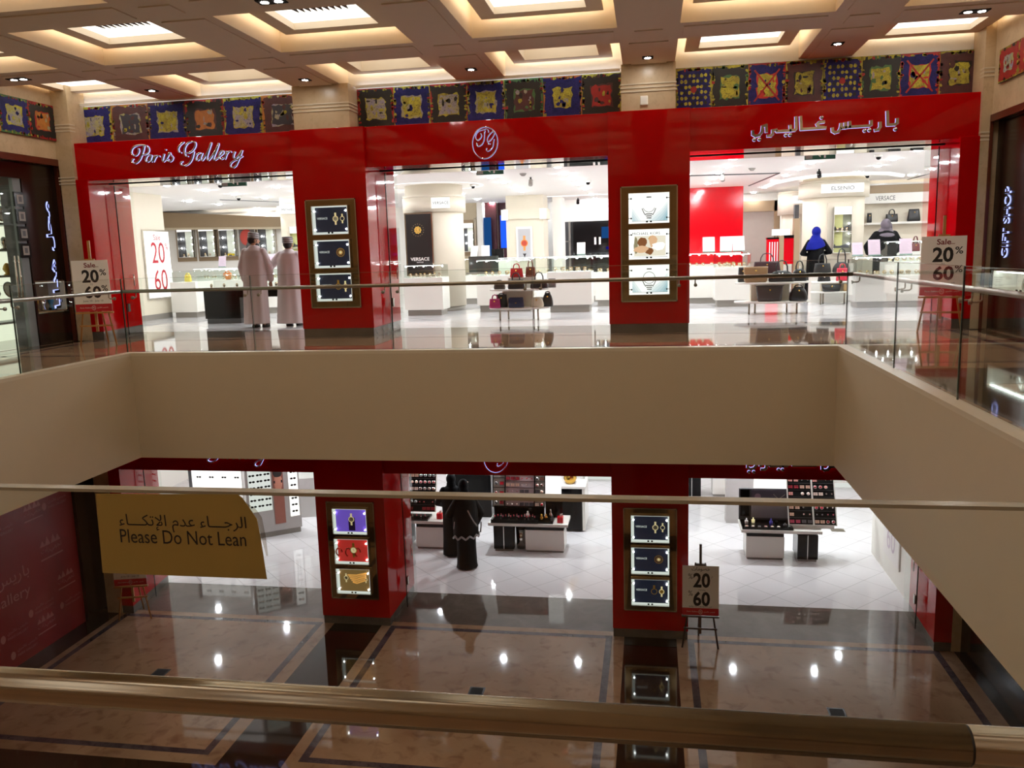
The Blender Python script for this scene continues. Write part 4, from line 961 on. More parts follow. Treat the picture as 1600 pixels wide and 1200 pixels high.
def wall_showcase(label, loc, w, h, rz=0, art=0):
    """Lit wall niche with a white sign strip, mirror back and glass front."""
    t = thing('wall_showcase', label, 'showcase', loc, rz)
    MB().box(-w / 2 - .12, w / 2, .0, .05, -.12, h + .1, beige if art != 3 else ivory).build('panel', t)
    b = MB()
    b.box(-w / 2, w / 2, -.14, 0, 0, .015, white).box(-w / 2, -w / 2 + .012, -.14, 0, 0, h, silver).box(w / 2 - .012, w / 2, -.14, 0, 0, h, silver).box(-w / 2, w / 2, -.14, 0, h * .46, h * .46 + .01, white if art == 3 else glass_case)
    b.build('case', t)
    MB().box(-w / 2 + .01, w / 2 - .01, -.145, -.13, h * .83, h, e_sign).build('sign_strip', t)
    q = MB(); 
    q.box(-w / 2 + .012, w * (.06 if art == 3 else -.1), -.012, -.004, .015, h * .83, gray_d if art != 3 else flat('poster_olive', 196, 196, 130)); q.box(w * (.06 if art == 3 else -.1), w / 2 - .012, -.012, -.004, .015, h * .83, flat('mirror_tint', 206, 210, 196, .2) if art != 3 else flat('poster_dusk', 120, 120, 100))
    if art == 3:
        for z in (.12, h * .5): q.prism([(-w * .45, z), (-w * .36, z + .1), (-w * .3, z + .05), (-w * .05, z + .05), (w * .2, z + .08), (w * .44, z + .12), (w * .44, z)], -.02, -.013, gray_d)
    q.build('backdrop', t)
    s = MB()
    for k in range(3): s.sph((w / 2 - .05, -.08, h * (.2 + .22 * k)), .018, e_spot, 8, 6)
    for k in range(2 if art != 3 else 0): s.sph((-w / 2 + .1, -.08, h * (.3 + .3 * k)), .022, e_spot, 8, 6)
    s.build('spot_or_sparkle', t)
    MB().text('WATCHES' if art != 3 else 'ELSENIO', (0, -.1455, h * .915), X, Z, grayp, h=h * .06).build('lettering', t) if False else None
    return t
# ---------------------------------------------------------------- upper shop: ceiling fittings
SG = 'upper shop ceiling downlights'; SL = 'round recessed downlight in the upper shop ceiling, in a straight row with others'
for x in (-11.3, -9.3, -7.75, -6.2, -4.72, -3.15, -1.62, 0, 1.42, 2.95, 4.47, 6.0, 7.5):
    for y in (15.3, 16.75, 18.05, 19.5, 21.0, 23.2, 25.2):
        if (x < -5 and x > -8 and y > 20) or (abs(x + 4.72) < .1 and 16 < y < 19.3) or (x > 6.5 and y < 17) or (abs(x - 4.47) < .2 and y > 21) or (3 < x < 5 and y == 21): continue
        downlight('shop', (x + random.uniform(-.05, .05), y, 2.75), SL, SG)
for (x, y, n) in ((-8.27, 15.42, 'over the white robed men'), (-9.64, 18.8, 'above the left counters'), (-3.84, 18.3, 'right of the dark poster column'), (-1.33, 18.6, 'left of the right watch column'), (3.96, 15.8, 'nearest the Arabic sign'), (4.84, 20.2, 'above the shelf column'), (6.27, 24.6, 'deep in the right bay'), (7.1, 25.6, 'at the far right back wall')):
    dome_camera((x, y, 2.75), 'white dome camera in the upper shop ceiling, ' + n)
sensor((-2.42, 16.3, 2.75), 'conical smoke detector beside the middle exit sign'); sensor((2.0, 17.4, 2.75), 'conical smoke detector beside the right exit sign')
sensor((-2.4, 17.2, 2.75), 'pale hanging tube camera in the middle bay', 1); sensor((1.5, 18.2, 2.75), 'pale hanging tube camera in front of the red wall', 1); sensor((3.44, 18.3, 2.75), 'black hanging camera right of the right exit sign', 2); sensor((-2.06, 24.6, 2.75), 'black hanging camera before the dark doorway', 2)
exit_sign((-7.55, 14.6, 2.72), 'green exit sign hung under the shop ceiling in the left bay'); exit_sign((-2.75, 14.6, 2.72), 'green exit sign hung under the shop ceiling in the middle bay'); exit_sign((2.75, 14.6, 2.72), 'green exit sign hung under the shop ceiling in the right bay')
b = MB()                                                      # ceiling joints, coves and recesses
b.tube([(-10.5, 19.5, 2.748), (-8.9, 22.5, 2.748)], .012, gray_d, 4)
b.tube([(.6, 18.4, 2.748), (2.73, 18.8, 2.748), (2.5, 22.4, 2.748)], .02, gray_d, 4); b.tube([(6.35, 20.6, 2.748), (6.36, 23.3, 2.748)], .015, gray_d, 4)
b.box(-3.6, -.9, 23.35, 23.5, 2.735, 2.75, e_white); b.tube([(2.95, 22.6, 2.74), (3.0, 21.4, 2.74), (3.3, 20.3, 2.74), (3.75, 19.65, 2.74), (4.5, 19.5, 2.74), (5.2, 19.9, 2.74), (5.75, 20.8, 2.74)], .06, e_white, 6)
struct(b.build('trim_8'))

# left bay
b = MB().box(-10.98, -10.86, S + .05, 17.55, 0, 2.75, ivory).box(-10.985, -10.855, S + .05, 17.55, 0, .12, grayp); struct(b.build('wall_left'))
t = thing('sale_poster_or_reflection', 'tall backlit sale poster with red 20 and 60 on the left shop wall', 'poster', (-10.855, 17.15, .45), PI / 2)
MB().box(-.5, .5, -.03, 0, 0, 1.52, silver).build('frame', t)
MB().box(-.475, .475, -.034, -.03, .03, 1.49, e_white).build('panel', t)
b = MB(); b.text('Sale', (.0, -.036, 1.36), X, Z, redink, w=.26, h=.12); b.text('20', (0, -.036, 1.02), X, Z, redink, w=.5, h=.46); b.text('60', (.02, -.036, .42), X, Z, redink, w=.5, h=.46); b.text('%', (.34, -.036, 1.16), X, Z, redink, w=.10, h=.14); b.build('lettering', t)
showcase('low white glass showcase with colourful bags against the left shop wall', (-10.42, 17.75, 0), .62, .8, .8, .24, 0, .12, 0, strip=False)
bag('small yellow handbag in the left glass showcase', (-10.42, 17.6, .802), .17, .15, .09, (226, 206, 92), hh=.05); bag('small orange handbag in the left glass showcase', (-9.98, 18.6, .802), .24, .16, .1, (206, 124, 64), hh=.05)
showcase('long glass showcase of watches in the left bay behind the white robed men', (-9.3, 18.6, 0), 1.8, .7, .8, .26, 0, .14, 8, 'watch on a small white stand in the left bay glass showcase', tiers=2)
showcase('long glass showcase of watches at the back of the left bay', (-10.9, 21.2, 0), 2.6, .7, .78, .28, 0, .14, 9, 'watch on a small white stand in the back left glass showcase', tiers=2)
notice((-11.35, 20.9, 1.07), .1, 'leaning pale notice card on the back left glass showcase'); notice((-8.75, 18.4, 1.07), .1, 'pale notice card on the glass showcase beside the bearded man')
t = thing('sale_card', 'small 20 to 60 sale card on the counter between the two men', 'sale sign', (-7.25, 16.0, .98), 0)
b = MB().box(-.12, .12, 0, .005, 0, .32, paper).box(-.12, .12, -.001, .0, 0, .04, redink); b.text('20', (0, -.001, .235), X, Z, ink, w=.13, h=.085); b.text('60', (.01, -.001, .12), X, Z, ink, w=.13, h=.085); b.build('card', t)
# dark consulting table the two men stand at
t = thing('counter_table', 'black fronted counter table with glass top beside the white robed men', 'counter', (-7.75, 15.75, 0))
MB().box(-1.12, -.35, -.25, .25, .1, .66, black).build('cabinet', t); MB().box(-1.1, -.37, -.22, .22, 0, .1, gray_d).build('plinth', t)
MB().box(-1.25, 1.15, -.32, .32, .66, .70, blackm).build('top', t); MB().box(-.35, 1.0, -.26, .26, .52, .66, black).build('drawer', t); MB().box(.98, 1.04, -.26, .26, 0, .52, black).build('leg', t)
g = MB()
for q in ((-1.2, 1.1, -.3, -.294, .70, .96), (-1.2, 1.1, .294, .3, .70, .96), (-1.2, -1.194, -.29, .29, .70, .96), (1.094, 1.1, -.29, .29, .70, .96), (-1.2, 1.1, -.3, .3, .96, .966)): g.box(*q, glass_case)
g.build('glass_box', t)
for i in range(7): watch_stand((-8.8 + i * .28, 15.72, .7005), random.uniform(-.3, .3), 'watch on a small white stand in the counter table beside the men', 'watches in the counter table')
for i, (dx, n) in enumerate(((0, 'left'), (.22, 'right'))):
    q = MB().prism([(-.05, 0), (.05, 0), (.02, .2), (-.02, .2)], -.03, .03, redink).tube([(-.015, 0, .2), (0, 0, .25), (.015, 0, .2)], .004, ink, 5)
    tag(q.build('gift_bag', loc=(-7.3 + dx, 16.6, 0)), f'small red gift bag on the shop floor between the two men, the {n} one', 'gift bag')
# back wall of the left bay with niches
b = MB().box(-14.6, -10.55, 23.5, 23.6, 0, 2.75, whitew).prism([(-14.6, 2.28), (-10.6, 2.18), (-10.6, 2.46), (-14.6, 2.75)], 23.1, 23.5, beige).prism([(-14.6, 2.22), (-10.6, 2.12), (-10.6, 2.2), (-14.6, 2.3)], 23.12, 23.49, beige_l); struct(b.build('wall_back'))
for i, x in enumerate((-13.8, -13.1, -12.45, -11.2)):
    wall_showcase(f'lit wall showcase with white sign strip, left back wall, {("leftmost", "second from left", "behind the bearded man", "right of the red poster")[i]}', (x, 23.46, 1.38), .5, .92, 0, i % 3)
    for k in range(2): watch_stand((x - .1 + .16 * k, 23.38, 1.396), 0, 'watch in a lit wall showcase of the left bay', 'watches in the left wall showcases')
tag(MB().box(-.09, .09, -.04, .04, 0, .06, flat('lemon', 240, 210, 40)).box(-.05, .05, -.042, .042, 0, .03, ink).build('gift_box', loc=(-12.35, 23.34, 1.396)), 'yellow gift box in the wall showcase behind the bearded man', 'box')
t = thing('poster', 'red and grey portrait poster on the left bay back wall', 'poster', (-11.85, 23.46, 1.3))
MB().box(-.27, .27, -.03, 0, 0, 1.0, silver).build('frame', t)
b = MB().box(-.25, .25, -.034, -.03, .03, .97, flat('poster_grey', 120, 112, 108)); b.sph((-.02, -.034, .62), (.2, .008, .24), flat('poster_red', 196, 74, 62)).sph((.1, -.036, .35), (.14, .008, .3), flat('poster_shadow', 90, 80, 78)); b.build('print', t)
board_sign('brand_sign', 'white MICHAEL KORS sign board high beside the left watch column', (-8.62, 19.5, 2.44), .8, .19, 'MICHAEL KORS', th=.055)
b = MB().box(-9.0, -6.4, 19.62, 20.2, 0, 2.75, ivory); struct(b.build('wall_divider'))
wall_showcase('lit wall showcase on the ivory wall beside the left watch column', (-8.5, 19.58, 1.05), .42, .98, 0, 3)
t = thing('easel_sign', 'round dark bag form in the showcase beside the left watch column', 'bag', (-8.48, 19.48, 1.07)); bpy.data.objects.remove(t)

# middle bay: round column with the dark poster
b = MB().lathe([(.62, 0), (.62, .1)], (-4.75, 18.35, 0), grayp, 40).lathe([(.64, .1), (.64, 2.75)], (-4.75, 18.35, 0), ivory, 40).lathe([(.70, 2.16), (.70, 2.48)], (-4.75, 18.35, 0), ivory, 40); struct(b.build('column'))
b = MB().lathe([(1.05, 2.742), (1.12, 2.742), (1.12, 2.75), (1.05, 2.75)], (-4.75, 18.35, 0), e_white, 40, False); struct(b.build('trim_9'))
for (cx, cy, r, z, n) in ((-4.75, 18.35, .66, 2.485, 'round column with the dark poster'), (4.0, 23.9, .5, 2.585, 'small ivory column, added ceiling fill'), (4.35, 21.3, .74, 2.645, 'large ivory column, added ceiling fill')):
    tag(MB().tube([(r * math.cos(2 * PI * q / 28), r * math.sin(2 * PI * q / 28), .012) for q in range(28)], .011, e_cove_fill, 6, True).lathe([(r + .028, -.004), (r + .04, -.004), (r + .04, .05), (r + .028, .05)], (0, 0, 0), ivory, 32, False).build('cove_and_fill_light', loc=(cx, cy, z)), f'ring of cove light on the collar of the {n}', 'light strip', 'ring cove lights on the columns')  # rings on both ivory columns are added to brighten the ceiling
t = thing('poster', 'dark VERSACE poster with gold emblem on the round column', 'poster', (-4.93, 17.66, .0))
MB().box(-.31, .31, -.035, .06, .8, 2.15, silver).build('frame', t)
b = MB().box(-.28, .28, -.04, -.035, .83, 2.12, flat('poster_black', 34, 31, 30, .3)); b.text('VERSACE', (0, -.042, 1.16), X, Z, paper, w=.42, h=.07, bold=.015); b.text('WATCHES', (0, -.042, 1.09), X, Z, paper, w=.15, h=.026)
for k in range(16): b.cbox((-.02 + .13 * math.cos(k * PI / 8), -.042, 1.78 + .13 * math.sin(k * PI / 8)), (.018, .004, .018), flat('poster_dot', 130, 110, 80))
for r, m, dy in ((.085, goldp, .002), (.06, flat('poster_black', 34, 31, 30), .003), (.05, goldp, .004)): b.add([(-.02 + r * math.cos(2 * PI * k / 18) * (1 - .2 * (k % 2)), -.04 - dy, 1.78 + r * math.sin(2 * PI * k / 18) * (1 - .2 * (k % 2))) for k in range(18)], [tuple(range(18))], m)
for x in (-.045, .005): b.box(-.0 + x - .01, x + .018, -.046, -.045, 1.775, 1.79, ink)
b.box(-.035, -.005, -.046, -.045, 1.745, 1.752, ink); b.build('print', t)
board_sign('brand_sign', 'white VERSACE sign board on the round column', (-4.42, 17.62, 2.34), .40, .22, 'VERSACE', .25, th=.06)
showcase('square glass showcase standing before the dark poster on the round column', (-4.62, 16.95, 0), .82, .6, .78, .26, 0, .12, 7, 'watch on a small white stand before the dark poster')
showcase('long low glass showcase in the middle bay left of the bag table', (-3.05, 17.75, 0), 1.2, .7, .76, .34, 0, .14, 7, 'watch on a small white stand left of the bag table', tiers=2)
showcase('wide white glass showcase right of the bag table', (-1.62, 17.25, 0), .9, .75, .82, .30, 0, .15, 5, 'watch on a small white stand right of the bag table', tiers=2)
showcase('long glass showcase running along the back of the middle bay', (-3.0, 20.6, 0), 4.4, .7, .70, .42, 0, .14, 17, 'watch on a small white stand in the back middle showcase', tiers=2)
showcase('glass showcase beside the right watch column with a white slip', (-.75, 18.8, 0), .9, .7, .74, .36, 0, .14, 5, 'watch on a small white stand beside the right watch column', tiers=1)
tag(MB().box(-.34, .34, -.02, .02, 0, .36, flat('dark_glass_panel', 60, 70, 66, .1)).box(-.4, .4, -.06, .06, -.04, 0, grayp).build('display_screen', loc=(-3.72, 18.6, .78)), 'dark glass screen at the left end of the middle bay counters', 'screen').location.z = .82
for x, y, r, n in ((-4.02, 20.4, .15, 'leftmost'), (-4.35, 20.5, -.35, 'leaning'), (-1.65, 20.35, 0, 'beside the white card'), (-.85, 20.4, -.2, 'nearest the right watch column')):
    notice((x, y, 1.128), r, f'white notice card on the back middle showcase, {n}', paper)
t = thing('till_screen', 'black till screen on the back counter before the red wall', 'monitor', (-3.9, 21.4, 0))
MB().box(-.4, .4, -.3, .3, 0, 1.08, white).build('stand', t); MB().box(-.16, .16, -.02, .02, 1.12, 1.34, black).box(-.05, .05, -.05, .05, 1.08, 1.12, black).build('screen', t)
for (x0, x1, y, z, n) in ((-14.3, -10.8, 23.3, 2.62, 'beige soffit of the left back wall'), (-3.8, -2.86, 22.6, 2.4, 'collar of the watch poster column'), (-1.4, 1.4, 25.3, 2.5, 'dark doorway wall'), (5.4, 7.0, 22.4, 2.62, 'brown soffit over the VERSACE lettering'), (-8.8, -6.6, 19.5, 2.6, 'ivory wall beside the left watch column')):
    tag(MB().box(0, x1 - x0, -.02, .02, 0, .02, e_cove_fill).box(-.01, x1 - x0 + .01, -.05, -.02, -.01, .05, white).build('cove_and_fill_light', loc=(x0, y, z)), f'added ceiling fill strip along the top of the {n}', 'light strip')  # made-up strips, added only to brighten the shop ceiling
# back of the middle bay
b = MB().box(-6.2, -5.12, 25.0, 25.1, 0, 2.75, beige_l).box(-6.0, -5.72, 24.9, 25.0, 0, 2.75, ivory).box(-5.12, -4.95, 24.8, 25.2, 0, 2.75, whitew).box(-4.95, -4.6, 25.2, 25.3, 0, 2.75, flat('deep_red_wall', 70, 6, 16)).box(-4.6, -3.7, 25.5, 25.6, 0, 2.75, flat('deep_red_wall', 70, 6, 16)); struct(b.build('wall_back'))
tag(MB().box(0, .04, -.22, .22, 0, 1.5, e_blue2).build('wall_screen', loc=(-4.93, 24.95, .8)), 'tall dim blue light panel beside the white pilaster', 'screen').rotation_euler = (0, 0, 1.2)
tag(MB().box(-.22, .22, -.03, .03, 0, .95, e_blue).build('wall_screen', loc=(-4.15, 24.6, 1.38)), 'bright blue screen left of the watch poster column', 'screen')
wall_showcase('lit wall showcase on the beige wall at the back of the middle bay', (-5.42, 24.95, 1.3), .34, .85, 0, 0)
tag(MB().box(-.03, .03, -.03, .03, 0, 1.1, steel).build('door_pull', loc=(-5.2, 24.9, 1.2)), 'long steel pull bar on the beige wall panel', 'handle')
b = MB().box(-3.84, -2.82, 22.5, 23.5, 0, 2.75, ivory).box(-3.9, -2.76, 22.44, 23.5, 2.12, 2.4, ivory); struct(b.build('column'))
tag(MB().box(-.09, .09, -.06, .0, -.14, .14, e_sign).build('blank_sign', loc=(-3.86, 22.43, 2.24)), 'small blank white sign at the left edge of the watch poster column', 'sign', 'blank signs on the watch poster column'); tag(MB().box(-.09, .09, -.06, .0, -.14, .14, e_sign).build('blank_sign', loc=(-2.82, 22.43, 2.24)), 'small blank white sign at the right edge of the watch poster column', 'sign', 'blank signs on the watch poster column')
t = thing('poster', 'framed orange watch poster on the square column', 'poster', (-3.35, 22.49, 1.0))
MB().box(-.22, .22, -.025, 0, 0, .92, paper).build('frame', t); b = MB().box(-.17, .17, -.03, -.025, .08, .86, flat('poster_mist', 176, 174, 176)); watch_art(b, 0, -.031, .48, .1, flat('strap_orange', 214, 140, 70), flat('dial_red', 180, 60, 36)); b.prism([(-.05, .2), (.05, .2), (0, .11)], -.034, -.031, ink); b.build('print', t)
b = MB().box(-2.7, -2.45, 23.6, 24.6, 0, 2.75, whitew).box(-2.82, -.3, 25.4, 25.5, 2.1, 2.75, whitew).box(-2.82, -2.78, 25.3, 25.4, 0, 2.1, gray_d).box(-.3, .8, 25.4, 25.5, 0, 2.75, whitew); struct(b.build('wall_back'))
b = MB().box(-2.85, -2.36, 25.35, 25.42, 0, 2.1, gray_d).box(-2.42, -2.36, 25.3, 25.42, 0, 2.1, grayp).box(-2.85, -2.36, 25.3, 25.36, 1.5, 1.53, grayp); struct(b.build('trim_10'))
t = thing('glass_door', 'dark glass door with two white pull plates at the back of the shop', 'glass door', (-1.35, 25.33, 0))
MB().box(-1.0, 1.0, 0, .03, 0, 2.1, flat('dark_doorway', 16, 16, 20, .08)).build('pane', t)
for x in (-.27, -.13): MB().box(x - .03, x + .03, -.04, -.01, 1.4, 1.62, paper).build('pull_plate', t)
MB().box(-.08, .75, -.004, 0, 1.58, 1.62 + .3, e_blue2).box(.05, .9, -.004, 0, 1.25, 1.33, emis('blue_line', (.02, .02, .5, 1), .3)).build('painted_blue_reflection', t)  # glowing strips imitate a blue reflection in the door glass
# bag table in the middle bay
display_table('oval two tier white display table with handbags in the middle bay', (-2.4, 15.3, 0), 0, 1.15, .7, .24, .58)
bag('magenta handbag at the left of the lower tier, middle bay table', (-2.82, 15.03, .241), .22, .17, .12, (170, 34, 100), hh=.08, style='box'); bag('small black backpack behind the magenta handbag', (-2.72, 15.19, .241), .22, .24, .12, (24, 22, 24), hh=.03)
bag('navy studded handbag on the lower tier, middle bay table', (-2.42, 15.02, .241), .30, .19, .10, (26, 32, 66), hh=0, flap=True, style='box'); bag('cream rounded handbag on the lower tier, middle bay table', (-2.05, 15.1, .241), .26, .18, .12, (206, 194, 170), hh=.0, style='duffel')
bag('black slouchy handbag behind the cream rounded handbag', (-1.86, 15.2, .241), .2, .25, .12, (30, 28, 28), hh=.05, style='duffel')
bag('grey and black handbag at the left of the upper tier, middle bay table', (-2.74, 15.12, .581), .22, .15, .12, (72, 66, 60), hh=.03, style='duffel'); bag('black structured tote on the upper tier, middle bay table', (-2.42, 15.06, .581), .32, .17, .13, (26, 22, 24), hh=.13); bag('dark brown tote at the right of the upper tier, middle bay table', (-2.0, 15.1, .581), .34, .16, .12, (40, 30, 32), hh=.14); bag('striped grey pouch at the right end of the upper tier, middle bay table', (-1.78, 15.25, .581), .16, .17, .08, (120, 116, 112), hh=0)
tag(MB().box(-.26, .26, -.1, .1, 0, .2, white).build('display_block', loc=(-2.35, 15.42, .581)), 'white riser block at the back of the middle bay bag table', 'display block')
bag('red handbag raised on the white block, middle bay table', (-2.46, 15.4, .782), .26, .17, .1, (186, 26, 34), hh=.09); bag('tan brown handbag beside the red one on the white block', (-2.2, 15.44, .782), .2, .19, .09, (116, 66, 46), hh=.14)

# right bay
b = MB().box(.4, 2.38, 22.5, 22.62, 0, 2.78, redp); struct(b.build('wall_feature'))
t = thing('reception_desk', 'red desk with white top and round monogram before the red wall', 'counter', (1.05, 20.6, 0))
MB().box(-.6, .62, -.25, .3, 0, .60, redp).build('front', t); MB().box(-.65, .65, -.3, .34, .60, .82, white).build('top', t)
b = MB(Matrix.Translation((.33, -.256, .33)) @ Matrix.Scale(.95, 4))
for s in EMBLEM: b.tube([(x / 1000, 0, z / 1000) for x, z in s], .006, paper, 5)
b.build('monogram', t)
showcase('glass showcase of watches on the white counter before the red wall', (1.2, 19.2, 0), 1.6, .6, .80, .30, 0, .12, 9, 'watch on a small white stand before the red wall', tiers=2)
showcase('white counter showcase with gold watches left of the right bay bag table', (1.68, 17.9, 0), .72, .62, .8, .28, 0, .14, 6, 'watch on a small white stand left of the right bay bag table', tiers=2)
for x, r, n in ((1.285, 0, 'leftmost'), (1.655, -.1, 'middle'), (1.93, .1, 'rightmost')): notice((x, 19.0, 1.107), r, f'white notice card before the red wall, {n} of three', paper, .26, .34)
b = MB().box(2.38, 4.0, 25.4, 25.5, 0, 2.5, beige_l).box(2.5, 3.55, 25.36, 25.41, .2, 2.2, flat('grey_wall_panel', 170, 160, 150)).box(2.38, 3.7, 25.3, 25.42, 2.2, 2.5, beige).box(3.55, 3.7, 25.3, 25.42, 0, 2.5, beige).box(3.7, 4.0, 25.0, 25.2, 0, 2.6, whitew); struct(b.build('wall_back'))
t = thing('gondola', 'red and beige promotion stand behind the right bay bag table', 'display stand', (2.95, 19.6, 0))
MB().box(-.35, -.1, -.1, .1, 0, 1.36, redp).box(-.36, -.09, -.105, .105, 1.36, 1.40, black).build('red_panel', t); MB().box(-.1, .0, -.14, .14, 0, 1.43, beige).box(.22, .34, -.12, .12, 0, 1.8, beige).build('side_panel', t); MB().box(.0, .22, -.06, .06, .8, 1.38, redp).box(-.02, .24, -.1, .1, 1.38, 1.44, black).build('frame', t)
b = MB()
for k in range(4): b.box(-.31 + .055 * k, -.29 + .055 * k, -.106, -.1, .72, 1.3, paper)
b.build('white_stripes', t)
tag(MB().box(-.18, .18, -.12, .12, 0, .14, e_sign).build('blank_sign', loc=(2.9, 19.6, 1.47)), 'glowing white box on top of the promotion stand', 'sign').location.z = 1.4415
t = thing('shelf_unit', 'narrow white shelf unit with bags beside the ivory columns', 'shelf unit', (3.35, 21.8, 0)); MB().box(-.25, .3, -.2, .25, 0, .95, white).box(-.3, .36, -.24, .25, .95, .99, white).build('body', t); MB().box(.2, .3, .0, .2, .99, 2.2, gray_d).build('upright', t)
bag('black tote on the narrow white shelf unit', (3.1, 21.7, .991), .2, .3, .12, (30, 28, 30), hh=.2); bag('grey backpack on the narrow white shelf unit', (3.36, 21.75, .991), .28, .26, .14, (52, 50, 50), hh=.1, style='duffel')
# ivory columns with signs
b = MB().lathe([(.46, 0), (.46, 2.6)], (4.0, 23.9, 0), ivory, 32).lathe([(.56, 2.02), (.56, 2.58)], (4.0, 23.9, 0), ivory, 32); struct(b.build('column'))
board_sign('brand_sign', 'white sign board on the small ivory column behind the blue headscarf', (4.0, 23.28, 2.4), .52, .2, 'IMORTI', th=.07)
wall_showcase('narrow lit showcase on the small ivory column', (4.1, 23.42, 1.3), .17, .76, 0, 3)
b = MB().lathe([(.68, 0), (.68, .12)], (4.35, 21.3, 0), grayp, 40).lathe([(.70, .12), (.70, 2.75)], (4.35, 21.3, 0), ivory, 40).lathe([(.80, 2.3), (.80, 2.64)], (4.35, 21.3, 0), ivory, 40); struct(b.build('column'))
board_sign('brand_sign', 'wide white ELSENIO sign board on the large ivory column', (4.38, 20.46, 2.48), .92, .2, 'ELSENIO', th=.085, tw=.5)
wall_showcase('lit wall showcase with skyline backdrop on the large ivory column', (4.4, 20.58, 1.0), .4, 1.06, 0, 3)
for k in range(3): watch_stand((4.3 + .1 * k, 20.5, 1.49 + .0005), 0, 'watch in the lit showcase of the large ivory column', 'watches in the ivory column showcase')
# VERSACE bag wall
b = MB().box(5.25, 7.2, 22.55, 22.65, 0, 2.75, ivory).box(5.2, 7.2, 22.3, 22.55, 2.42, 2.62, beige).box(5.2, 7.2, 22.28, 22.55, 2.18, 2.42, white); struct(b.build('wall_back'))
tag(MB().text('VERSACE', (0, 0, 0), X, Z, ink, w=.46, h=.11).box(-.23, .23, .002, .01, -.055, .055, white).build('brand_sign', loc=(5.78, 22.266, 2.3)), 'dark VERSACE lettering above the bag shelf at right', 'sign')
t = thing('wall_shelf', 'white wall shelf with black handbags below the VERSACE lettering', 'shelf', (5.35, 22.55, 1.71)); MB().box(0, 1.7, -.3, 0, -.05, 0, white).build('board', t)
bag('black structured handbag alone on the wall shelf', (5.98, 22.4, 1.711), .3, .2, .12, (26, 24, 24), hh=.12, taper=.92); bag('black bag with pale flap at the right of the wall shelf', (6.5, 22.4, 1.711), .32, .3, .12, (30, 28, 28), hh=.0, taper=.75); bag('black pouch at the left end of the wall shelf', (5.45, 22.4, 1.711), .12, .24, .1, (28, 26, 26), hh=0)
showcase('glass showcase of watches at the right front of the upper shop', (4.5, 16.95, 0), 1.3, .62, .60, .36, 0, .12, 8, 'watch on a small white stand in the right front showcase', tiers=2)
showcase('tall glass showcase behind the right front showcase', (5.25, 18.1, 0), 1.1, .5, .82, .42, 0, .12, 7, 'watch on a small white stand in the tall right showcase', tiers=2)
notice((4.22, 16.85, .967), .05, 'pale notice card at the left of the right front showcase', None, .22, .31); notice((4.78, 16.85, .967), -.05, 'pale notice card at the right of the right front showcase', None, .22, .31); notice((4.02, 17.3, .967), .05, 'pale notice card behind the left card on the right front showcase', None, .2, .26)
t = thing('gondola', 'beige and white bag stand behind the right sale board', 'display stand', (6.1, 20.4, 0)); MB().box(-.5, .25, -.2, .2, 0, 1.2, white).box(.25, .42, -.2, .2, 0, 1.32, beige).build('body', t); MB().box(-.5, .42, -.24, .2, 1.2, 1.24, gray_d).build('top', t)
bag('dark red handbag on the bag stand behind the right sale board', (5.85, 19.95, 1.0), .2, .18, .1, (96, 24, 32), hh=.16); bag('black handbag on the bag stand behind the right sale board', (5.55, 19.95, 1.0), .2, .16, .1, (28, 26, 26), hh=.14)
tag(MB().box(-.5, .5, -.2, .2, 0, 1.0, white).build('display_block', loc=(5.75, 19.95, 0)), 'white block below the red and black handbags behind the right sale board', 'display block')
# right bay bag tables
display_table('oval two tier white display table with black bags in the right bay', (2.2, 15.75, 0), 0, 1.35, .75, .235, .58)
bag('large charcoal winged tote on the lower tier, right bay table', (2.12, 15.5, .236), .42, .28, .14, (62, 56, 54), hh=0, style='wing', taper=1.12, metal_=gold); bag('black bowling bag on the lower tier, right bay table', (2.62, 15.52, .236), .32, .25, .16, (24, 22, 22), hh=.06, style='duffel')
bag('tan shopper on the upper tier, right bay table', (1.88, 15.55, .581), .40, .28, .14, (150, 118, 82), hh=.0, taper=1.08); bag('black tote end on at the left of the upper tier, right bay table', (1.68, 15.8, .581), .18, .27, .14, (34, 30, 30), hh=0)
bag('large black bag with white braided cord on the upper tier, right bay table', (2.33, 15.55, .581), .46, .2, .16, (24, 22, 22), hh=.2, style='duffel', metal_=silver); bag('shiny black bag at the right of the upper tier, right bay table', (2.66, 15.7, .581), .28, .22, .14, (20, 20, 22), hh=.16, style='duffel')
tag(MB().box(-.3, .3, -.08, .08, 0, .14, white).build('display_block', loc=(2.12, 15.93, .581)), 'white riser block at the back of the right bay bag table', 'display block')
bag('purple brown tote raised at the back of the right bay table', (2.12, 15.93, .722), .52, .22, .12, (66, 40, 46), hh=.16)
b = MB().tube([(-.1, 0, .03), (-.05, -.02, 0), (0, 0, .02), (.02, 0, .06)], .008, paper, 6).tube([(.04, 0, .08), (.1, -.01, .04), (.16, 0, .06)], .008, paper, 6); tag(b.build('cord', loc=(2.22, 15.43, .66)), 'white braided cord hanging on the large black bag', 'cord')
display_table('smaller white bag table behind the blue headscarf woman', (3.75, 17.9, 0), 0, 1.0, .6, .27, .47)
bag('black basket bag on the lower tier of the smaller bag table', (3.62, 17.66, .271), .32, .14, .12, (24, 24, 26), hh=.0, taper=1.2); bag('small tan bag on the lower tier of the smaller bag table', (3.92, 17.68, .271), .14, .15, .08, (170, 136, 92), hh=0)
bag('small black boxy bag on the upper tier of the smaller bag table', (3.5, 17.8, .471), .26, .12, .1, (26, 26, 28), hh=0, style='box', metal_=silver); bag('red pleated handbag on the upper tier of the smaller bag table', (3.85, 17.8, .471), .24, .26, .1, (186, 30, 56), hh=.1, style='box')
tag(MB().box(-.4, .4, -.15, .15, 0, .62, white).build('display_block', loc=(3.75, 18.5, 0)), 'white block behind the red pleated handbag', 'display block')
